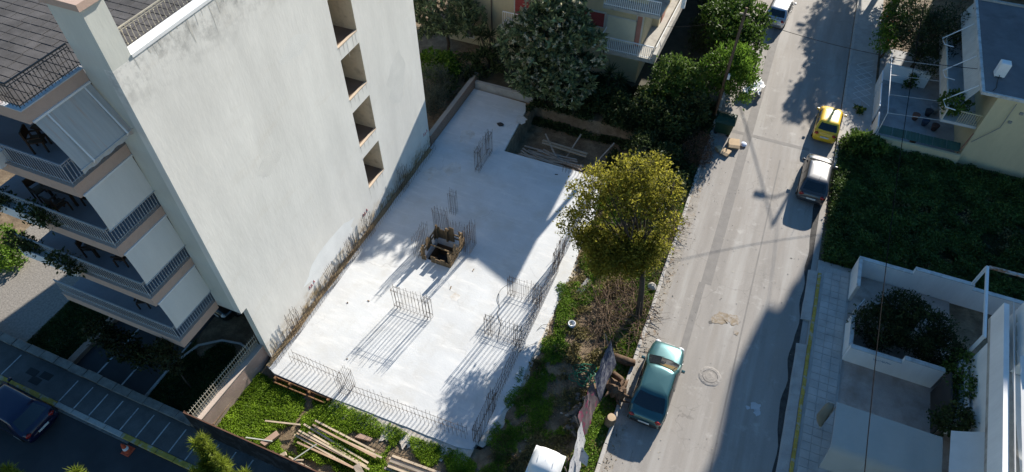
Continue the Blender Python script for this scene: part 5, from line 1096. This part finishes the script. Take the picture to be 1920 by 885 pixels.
plank('long pale pole lying across the bright weeds', (-16.0,8.55,-.1), (-14.35,9.0,-.05), .07, .05)
plank('thin pale pole near the dark hoarding on the weeds', (-16.35,7.55,-.15), (-15.1,7.85,-.1), .05, .04, M('grey_pole',(.5,.5,.45)))
plank('thin pole slanting over the near plank stack', (-13.6,7.45,.1), (-13.0,8.4,.25), .05, .04, M('grey_pole',(.5,.5,.45)))
plank('pale lath lying on weeds before the plank stack', (-13.9,7.5,.05), (-12.0,7.35,.05), .06, .04)
plank('pale lath crossing another lath before the plank stack', (-14.2,7.2,.02), (-13.2,7.6,.1), .06, .04)
plank('short pale timber block lying by the crossed laths', (-14.4,7.3,-.1), (-14.15,7.6,-.05), .18, .12)
plank('grey board lying across the end of the plank stack', (-10.9,8.3,.14), (-10.3,7.9,.16), .3, .04, m_lum2)
for i, (x, y, r) in enumerate(((-15.35,7.95,0),(-11.3,9.55,1))):
    MB().prism([(x-.25,y-.35),(x+.05,y-.4),(x+.35,y+.3),(x+.1,y+.42)] if not r else [(x-.4,y-.12),(x+.35,y-.02),(x+.4,y+.15),(x-.25,y+.14)], -.33, -.12 if not r else .02).build('clay_slab', M('pink_clay',(.42,.28,.21),fine=.2), label=('broken pink clay slab among the weeds by the hoarding','flat pink clay slab between weeds and slab edge')[i], cat='slab')
# sunken timber heap
G2 = 'old timbers in the sunken heap'; rr = random.Random(6)
for i in range(26):
    y = 31.0+rr.uniform(-.3,.9); a = rr.gauss(0,.17); x = -11.9+rr.uniform(-.5,1.0); L_ = rr.uniform(2.2,3.6); z = -1.05+.05*(i//4)+rr.uniform(0,.04)
    plank('old grey brown timber in the sunken heap', (x,y,z+.12), (x+L_*math.cos(a),y-L_*math.sin(a)-.4,z+.12+rr.uniform(-.05,.1)), .12, .06, m_lum2, G2)
plank('long straight board lying on top of the sunken heap', (-11.3,32.5,-.5), (-8.1,32.3,-.45), .16, .06, M('tan_board',(.34,.27,.19)), G2)
plank('board beside the long straight one on the sunken heap', (-11.25,32.25,-.5), (-8.1,32.05,-.47), .14, .06, M('tan_board',(.34,.27,.19)), G2)
plank('timber crossing the sunken heap from back to front', (-11.4,33.3,-.6), (-9.9,31.2,-.4), .1, .06, m_lum2, G2)
plank('leaning timber at the right of the sunken heap', (-7.7,31.0,-.9), (-6.7,33.6,-.1), .09, .06, m_lum2, G2)
plank('steep timber standing behind the sunken heap', (-9.4,32.0,-.9), (-9.0,33.6,-.1), .09, .06, m_lum2, G2)
# stone on the slab
MB().rock((-14.3,32.3,.06), .2, 3, (1.3,.8,.6)).build('dark_rag', m_dark, label='dark lump lying on the far shaded part of the slab', cat='rag')
# hoarding
hd = thing('hoarding', 'dark printed sheet hoarding along the side pavement', 'hoarding', (-14,6.85,0))
mh_ = M('hoarding_print', (.035,.035,.038), var=.5, scale=1.5, fine=.2, bump=.1, dirt=(.012,.012,.013), dscale=1.6, dlo=.47, dhi=.5)
rr = random.Random(8); x = -18.4; i = 0
while x < -4:
    wd = 1.55; MB().add([(x,6.86,-.2),(x+wd-.015,6.86+.03*rr.random(),-.2),(x+wd-.015,6.86+.05*rr.random(),1.95),(x,6.86,1.95),(x,6.89,-.2),(x+wd-.015,6.92,-.2),(x+wd-.015,6.92,1.95),(x,6.89,1.95)], [(0,1,2,3),(5,4,7,6),(3,2,6,7),(1,5,6,2),(4,0,3,7)]).build('panel', mh_, hd)
    MB().tube([(x,6.96,-.4),(x,6.96,1.98)], .025, 6).build('post', M('rust_post',(.14,.07,.045)), hd); x += wd
MB().beam((-18.4,6.9,1.97),(-4,6.92,1.97),.05,.04).build('top_rail', M('rust_post',(.14,.07,.045)), hd)
# printed banner fence on the street side
bn = thing('banner_fence', 'torn printed banner fence leaning along the verge beside the green car', 'banner', (-2,14.5,0))
def banner(nm, x0, y0, x1, y1, z1, mat, seed, lean=-.55):
    vs = []; fs = []; n = 14; k = 6
    for i in range(n+1):
        for j in range(k+1):
            u = i/n; v = j/k; w_ = .03*math.sin(u*9+seed)*(1-.4*v)+.02*math.sin(u*21+v*4+seed); vs.append((x0+(x1-x0)*u+w_+lean*v, y0+(y1-y0)*u+.25*v, .05+(z1-.05+.07*math.sin(u*12+seed))*v))
    for i in range(n):
        for j in range(k): a = i*(k+1)+j; fs.append((a,a+k+1,a+k+2,a+1))
    MB().add(vs,fs).build(nm, mat, bn, smooth=True)
pb1 = M('banner_grey_print', (.16,.165,.19), var=.3, scale=2.2, fine=.3, fscale=6, bump=.1, dirt=(.05,.055,.09), dscale=5, dlo=.47, dhi=.54)
pb2 = M('banner_red_print', (.13,.10,.105), var=.3, scale=2.2, fine=.3, fscale=6, bump=.1, dirt=(.22,.05,.09), dscale=3.5, dlo=.55, dhi=.6)
pb3 = M('banner_white', (.45,.45,.46), var=.12, scale=3, fine=.2, fscale=6, bump=.1, dirt=(.12,.12,.16), dscale=6, dlo=.55, dhi=.62)
banner('grey_banner', -1.75,17.5,-1.85,15.3,1.75,pb1,1); banner('red_banner', -1.9,15.25,-1.95,13.3,1.5,pb2,2); banner('white_banner', -1.85,13.2,-1.6,10.8,1.4,pb3,3,-.45)
for x, y, h in ((-2.2,17.6,1.95),(-2.25,15.2,1.8),(-2.2,13.25,1.6),(-1.85,10.9,1.6)): MB().tube([(x+.4,y,-.3),(x-.42,y+.25,h)], .028, 6).build('post', M('banner_post',(.25,.2,.16)), bn)
MB().add([(-1.9,12.4,1.3),(-1.5,12.2,1.05),(-1.45,11.9,.7),(-1.85,12.0,.75)], [(0,1,2,3)]).build('torn_flap', pb3, bn)
# portable toilet
pt = thing('portable_toilet', 'portable site toilet with domed white roof at the bottom edge', 'toilet', (-3.05,10.3,0))
MB().bev(-3.6,-2.45,9.75,10.9,-.3,2.0,.03).build('cabin', M('toilet_wall',(.45,.47,.45)), pt)
rings = []
for k in range(8):
    a = k/7*math.pi/2; r = math.cos(a)**.7 if k < 7 else .02; rings.append([(-3.03+.66*r*sx, 10.32+.66*r*sy, 2.0+.5*math.sin(a)) for sx, sy in [(math.copysign(abs(math.cos(q))**.5,math.cos(q)), math.copysign(abs(math.sin(q))**.5,math.sin(q))) for q in [2*math.pi*(j+.5)/24 for j in range(24)]]])
MB().loft(rings).build('roof', M('toilet_roof', (.70,.70,.69), rough=.45, var=.03, fine=.04, bump=.05), pt, smooth=True, auto=45)
MB().bev(-3.7,-2.36,9.66,10.98,1.94,2.0,.01).build('roof_rim', m_white, pt)
for x in (-3.35,-3.03,-2.7): MB().tube([(x,9.78,2.15),(x,10.0,2.42),(x,10.32,2.51),(x,10.6,2.44),(x,10.86,2.15)], .018, 5).build('roof_rib', m_white, pt, smooth=True)
MB().tube([(-2.3,10.95,0),(-2.3,10.95,2.0)], .03, 6).build('vent_pipe', m_dark, pt); pt.location.y += .45; pt.location.x += .05
# hose, stump, logs, stones
rr = random.Random(31); P = []
for k in range(110):
    a = k*.35; r = .42+.12*math.sin(k*.9)+rr.uniform(-.05,.05); P.append((-3.05+r*math.cos(a)+.12*math.sin(k*.11), 16.4+r*.9*math.sin(a)-.006*k+.3, .22+.05*math.sin(k*.5)+.04*rr.random()))
MB().tube(P, .022, 5).build('garden_hose', M('green_hose', (.02,.16,.09), rough=.4, bump=0), smooth=True, label='tangled green garden hose lying on earth by the banner', cat='hose')
st = thing('tree_stump', 'short upright sawn log with pale cut top on the verge', 'stump', (-1.2,14.55,0))
MB().loft([[(-1.2+r*(1+.12*math.sin(3*a+z*3))*math.cos(a)+.1*z, 14.55+r*(1+.1*math.sin(4*a))*math.sin(a), z) for a in [2*math.pi*i/16 for i in range(16)]] for r, z in ((.27,-.1),(.24,.1),(.21,.4),(.2,.62))]).build('bark', M('stump_bark', (.24,.175,.12), var=.3, scale=6, fine=.35, bump=.9, bscale=16), st, smooth=True, auto=50)
MB().lathe([(.195,.615),(.19,.63),(.1,.635),(.01,.635)], (-1.14,14.55,0), 16).build('cut_face', M('cut_wood',(.52,.38,.24),fine=.2), st)
rt_ = thing('root_stump', 'large uprooted brown stump with broken roots on the verge', 'stump', (-1.4,16.1,0))
b = MB(); b.rock((-1.45,16.2,.3), .48, 5, (1,1.1,.95)); b.rock((-1.1,16.0,.4), .35, 6, (.9,1,1)); b.build('root_ball', M('root_wood', (.13,.08,.048), var=.4, scale=5, fine=.4, fscale=14, bump=1, bscale=9), rt_)
b = MB(); rr = random.Random(4)
for k in range(9):
    a = rr.uniform(0,6.28); b.tube([(-1.3,16.1,.3),(-1.3+.5*math.cos(a),16.1+.5*math.sin(a),.35+rr.uniform(-.2,.3)),(-1.3+.85*math.cos(a+.2),16.1+.85*math.sin(a+.2),.2+rr.uniform(-.1,.5))], [.13,.08,.02], 6)
b.build('roots', M('root_wood', (.2,.12,.07)), rt_, smooth=True)
MB().tube([(-2.0,17.9,.2),(-1.3,17.85,.25),(-.95,17.95,.2)], [.2,.22,.17], 10).build('log', M('root_wood', (.2,.12,.07)), smooth=True, label='thick brown log lying at the kerb by the car bonnet', cat='log')
MB().tube([(-1.75,17.0,.2),(-1.3,16.75,.3),(-1.15,16.6,.35)], [.14,.16,.1], 8).build('log', M('root_wood', (.2,.12,.07)), smooth=True, label='short brown log leaning on the root stump', cat='log')
rr = random.Random(44)
for k in range(26):
    x = -2.75+rr.gauss(0,.22); y = 15.2-k*.075+rr.gauss(0,.15); MB().rock((x,y,.06+.1*rr.random()), rr.uniform(.1,.2), k, (1.2,1,.6)).build('stone_block', M('rubble_stone', (.2,.165,.135), var=.3, scale=3, fine=.3), label='grey brown rubble stone heaped at the foot of the banner', cat='stone', group='rubble by the banner')
for k in range(34):
    x = rr.uniform(-5.6,-1.4); y = rr.uniform(9.5,24); MB().rock((x,y,float(lot_h(np.array(x),np.array(y)))+.02), rr.uniform(.04,.11), k+40, (1.2,1,.6)).build('loose_stone', M('pale_stone', (.42,.37,.3), var=.3, scale=3, fine=.3), label='small pale stone scattered on the earth strip', cat='stone', group='stones on the earth strip')
MB().rock((-1.35,22.9,.15), .26, 9, (1.1,.9,.7)).build('pale_block', M('pale_block',(.5,.46,.4),fine=.2), label='pale concrete lump on the verge right of the walnut trunk', cat='stone')
MB().lathe([(.02,.0),(.16,.01),(.2,.16),(.2,.3),(.17,.32),(.14,.24),(.02,.2)], (-4.55,18.9,0), 14).build('plastic_bucket', m_white, smooth=True, label='small white plastic tub on earth beside the slab edge', cat='bucket')
plank('short plank lying on the earth below the walnut', (-4.6,19.9,.1), (-4.0,21.4,.12), .12, .05, M('tan_board',(.34,.27,.19)))
plank('grey board leaning by the slab edge under the walnut', (-4.9,20.9,.12), (-4.6,22.0,.2), .35, .04, M('grey_board',(.3,.29,.28)))
# bin, boxes, cloth, cone
bi = thing('dumpster', 'dark green street waste container under the kerb tree', 'bin', (-.35,37.4,0))
m_bin = M('green_bin', (.018,.05,.03), rough=.45, var=.15, fine=.1, bump=.05)
MB().loft([[(-.85,37.0,.15),(.15,37.0,.15),(.15,37.75,.15),(-.85,37.75,.15)],[(-.95,36.85,1.05),(.25,36.85,1.05),(.25,37.95,1.05),(-.95,37.95,1.05)]]).build('tub', m_bin, bi)
MB().loft([[(-1.0,36.8,1.06),(.3,36.8,1.06),(.3,38.0,1.06),(-1.0,38.0,1.06)],[(-.97,36.9,1.2),(.27,36.9,1.2),(.27,37.9,1.2),(-.97,37.9,1.2)],[(-.9,37.2,1.3),(.2,37.2,1.3),(.2,37.6,1.3),(-.9,37.6,1.3)]]).build('lid', m_bin, bi)
for x in (-.75,.05):
    for y in (37.05,37.7): MB().lathe([(.09,0),(.09,.12),(.03,.15)], (x,y,0), 10).build('castor', m_tyre, bi)
m_card = M('cardboard', (.50,.36,.22), var=.15, fine=.12, bump=.1)
def cbox(label, x, y, sx, sy, sz, rz):
    t = thing('cardboard_box', label, 'box', (0,0,0)); MB().box(-sx/2,sx/2,-sy/2,sy/2,0,sz).build('carton', m_card, t)
    MB().add([(-sx/2,-sy/2,sz),(sx/2,-sy/2,sz),(sx/2,-sy/2-.22,sz-.06),(-sx/2,-sy/2-.22,sz-.06)], [(0,1,2,3)]).build('flap', m_card, t); t.location = (x,y,0); t.rotation_euler = (0,0,rz)
cbox('open cardboard box at the kerb before the green bin', .55,36.2,.7,.65,.35,.2); cbox('small flattened cardboard box beside the larger one', .25,35.3,.55,.4,.22,-.3); cbox('smallest cardboard box at the dead bush', -.25,35.4,.35,.35,.25,.7)
MB().rock((1.15,36.5,.1), .2, 4, (1.1,1.3,.5)).build('plastic_bag', M('blue_white_bag',(.55,.6,.72)), smooth=True, label='crumpled blue and white bag beside the cardboard box', cat='bag')
b = MB(); n = 10; vs = []; fs = []
for i in range(n+1):
    for j in range(n+1):
        u = i/n-.5; v = j/n-.5; vs.append((.75+u*1.3+.15*math.sin(7*v), 42.5+v*1.7+.12*math.sin(6*u), .75-.5*abs(u)-.3*abs(v)+.16*math.sin(9*u+3)*math.cos(8*v)+.1*math.sin(17*u*v*4+u*9)))
for i in range(n):
    for j in range(n): a = i*(n+1)+j; fs.append((a,a+n+1,a+n+2,a+1))
MB().add(vs,fs).build('white_tarp', m_white, smooth=True, label='crumpled white tarpaulin at the kerb beside the bright tree', cat='tarp')
co = thing('traffic_cone', 'orange traffic cone with white band on the shaded side street', 'cone', (-20.75,4.95,0))
MB().bev(-20.97,-20.53,4.73,5.17,0,.05,.02).build('base', M('cone_orange',(.55,.09,.04),bump=0), co)
MB().lathe([(.17,.05),(.125,.25)], (-20.75,4.95,0), 16).lathe([(.10,.42),(.035,.72)], (-20.75,4.95,0), 16).build('cone', M('cone_orange',(.55,.09,.04),bump=0), co, smooth=True, auto=50)
MB().lathe([(.127,.25),(.102,.42)], (-20.75,4.95,0), 16).build('band', m_white, co, smooth=True, auto=50)
# poles and cables
up_ = thing('utility_pole', 'leaning brown wooden utility pole beside the green bin', 'pole', (-1.2,38.6,0))
MB().tube([(-1.2,38.6,-.3),(-1.15,38.5,4),(-1.1,38.4,8.3)], [.115,.1,.08], 10).build('shaft', M('pole_wood', (.16,.10,.065), var=.25, scale=4, fine=.3, stretch=(4,4,.4), bump=.4), up_, smooth=True)
MB().beam((-1.4,38.42,7.9),(-.8,38.42,7.9),.08,.08).build('crossarm', m_lum2, up_); MB().bev(-1.05,-.9,38.25,38.45,3.4,3.75,.02).build('meter_box', m_white, up_)
lp = thing('street_lamp', 'grey concrete lamp pole with arm rising beside the orange tree', 'lamp', (8.75,54.6,0))
MB().tube([(8.75,54.6,0),(8.75,54.6,6),(8.75,54.6,11.6)], [.17,.14,.1], 10).build('pole', m_conc, lp, smooth=True); MB().tube([(8.75,54.6,10.0),(8.0,54.3,10.3),(7.4,54.2,10.3)], .05, 6).build('arm', m_rail, lp)
MB().bev(6.8,7.45,54.05,54.35,10.22,10.42,.03).build('lantern', m_rail, lp)
lp2 = copy_tree(lp); lp2.location = (8.75,75.2,0); lp2['label'] = 'second concrete lamp pole farther up the street'
def wire(label, a, b_, sag, r=.02, name='overhead_cable', n=16):
    a = Vector(a); b_ = Vector(b_); MB().tube([a.lerp(b_,i/n)-Vector((0,0,sag*4*(i/n)*(1-i/n))) for i in range(n+1)], r, 5).build(name, M('cable_black',(.006,.006,.007),rough=.9,bump=0,spec=.1), smooth=True, label=label, cat='cable')
wire('thick black overhead cable running down the right pavement', (8.7,54.6,11.0), (7.0,4.0,8.2), 1.9, .018)
wire('overhead cable crossing high over the street from the lamp pole', (8.7,54.6,11.5), (-1.5,63.8,6.0), .2, .04)
wire('service cable from the wooden pole to the beige house balcony', (-1.1,38.4,7.9), (-6.0,42.0,3.9), .3, .016)
wire('service cable from the wooden pole across to the cream house', (-1.1,38.4,7.7), (13.0,43.0,4.9), .5, .016)
wire('overhead cable leading from the wooden pole up the street', (-1.1,38.4,8.2), (-.6,75,9.0), .8, .022)
# balcony furniture
ch = thing('balcony_chair', 'dark wooden chair on the third balcony, left of its table', 'chair', (0,0,0))
MB().bev(-.24,.24,-.24,.24,.43,.47,.01).build('seat', m_wood, ch); MB().box(-.24,.24,.22,.26,.6,.95).build('backrest', m_wood, ch)
for x in (-.22,.22):
    for y in (-.22,.22): MB().box(x-.025,x+.025,y-.025,y+.025,0,.43 if y < 0 else .95).build('leg', m_wood, ch)
    MB().box(x-.03,x+.03,-.24,.24,.62,.66).build('armrest', m_wood, ch)
tb_ = thing('balcony_table', 'dark wooden table on the third balcony', 'table', (0,0,0))
MB().bev(-.6,.6,-.4,.4,.7,.75,.01).build('tabletop', m_wood, tb_)
for x in (-.5,.5):
    for y in (-.3,.3): MB().box(x-.04,x+.04,y-.04,y+.04,0,.7).build('leg', m_wood, tb_)
ZF = [z-.14 for z in ZB]
def put(o, x, y, z, r, lb): o.location = (x,y,z); o.rotation_euler = (0,0,r); o['label'] = lb
put(ch,-23.6,9.8,ZF[2],1.4,'dark wooden chair left of the table on the third balcony'); put(tb_,-22.6,10.2,ZF[2],.1,'dark wooden table on the third balcony')
for x, y, z, r, lb in ((-22.3,9.5,ZF[2],3.1,'dark wooden chair in front of the table on the third balcony'),(-21.6,10.3,ZF[2],-1.5,'dark wooden chair right of the table on the third balcony'),(-21.6,9.9,ZF[3],2.2,'dark wooden chair nearest the rail on the top covered balcony'),(-20.6,10.6,ZF[3],-1.2,'dark wooden chair beside the screen on the top covered balcony'),(-23.0,9.8,ZF[1],2.0,'dark wooden chair on the second balcony left of its table'),(-21.4,9.9,ZF[1],-1.2,'dark wooden chair on the second balcony right of its table'),(-21.8,9.8,ZF[0],.5,'dark wooden chair on the lowest balcony')): put(copy_tree(ch),x,y,z,r,lb)
for x, y, z, r, lb in ((-21.4,10.6,ZF[3],.3,'dark wooden table on the top covered balcony'),(-22.2,10.1,ZF[1],.2,'dark wooden table on the second balcony')): put(copy_tree(tb_),x,y,z,r,lb)
# clutter in the house court
rr = random.Random(77)
for i, (x, y, c, lb) in enumerate(((12.2,44.4,(.05,.05,.055),'dark garden clutter heap at the house wall'),(12.6,42.9,(.10,.06,.05),'brown flower pot in the house court'),(12.0,43.2,(.04,.06,.1),'blue bucket in the house court'),(11.4,43.6,(.22,.10,.07),'terracotta pot in the house court'),(11.3,40.9,(.2,.11,.07),'brown jar beside the green sheeting'))):
    MB().lathe([(.14,0),(.22,.3),(.25,.45),(.2,.47),(.02,.4)], (x,y,.03), 12).build('flower_pot', M('pot_%d'%i,c,bump=0), smooth=True, label=lb, cat='pot')
MB().lathe([(.22,0),(.3,.4),(.32,.55),(.28,.57),(.02,.5)], (12.55,44.9,.03), 12).build('flower_pot', M('pot_grey',(.25,.25,.25)), smooth=True, label='large grey pot at the house wall', cat='pot')
tree('court_weed', 'small green plant at the back wall of the house court', 'plant', (10.9,47.3,0), [(10.9,47.3,.6,.35,.3,.6)], g_md, 30, 10, .18, .08, .02, .5, seed=44)
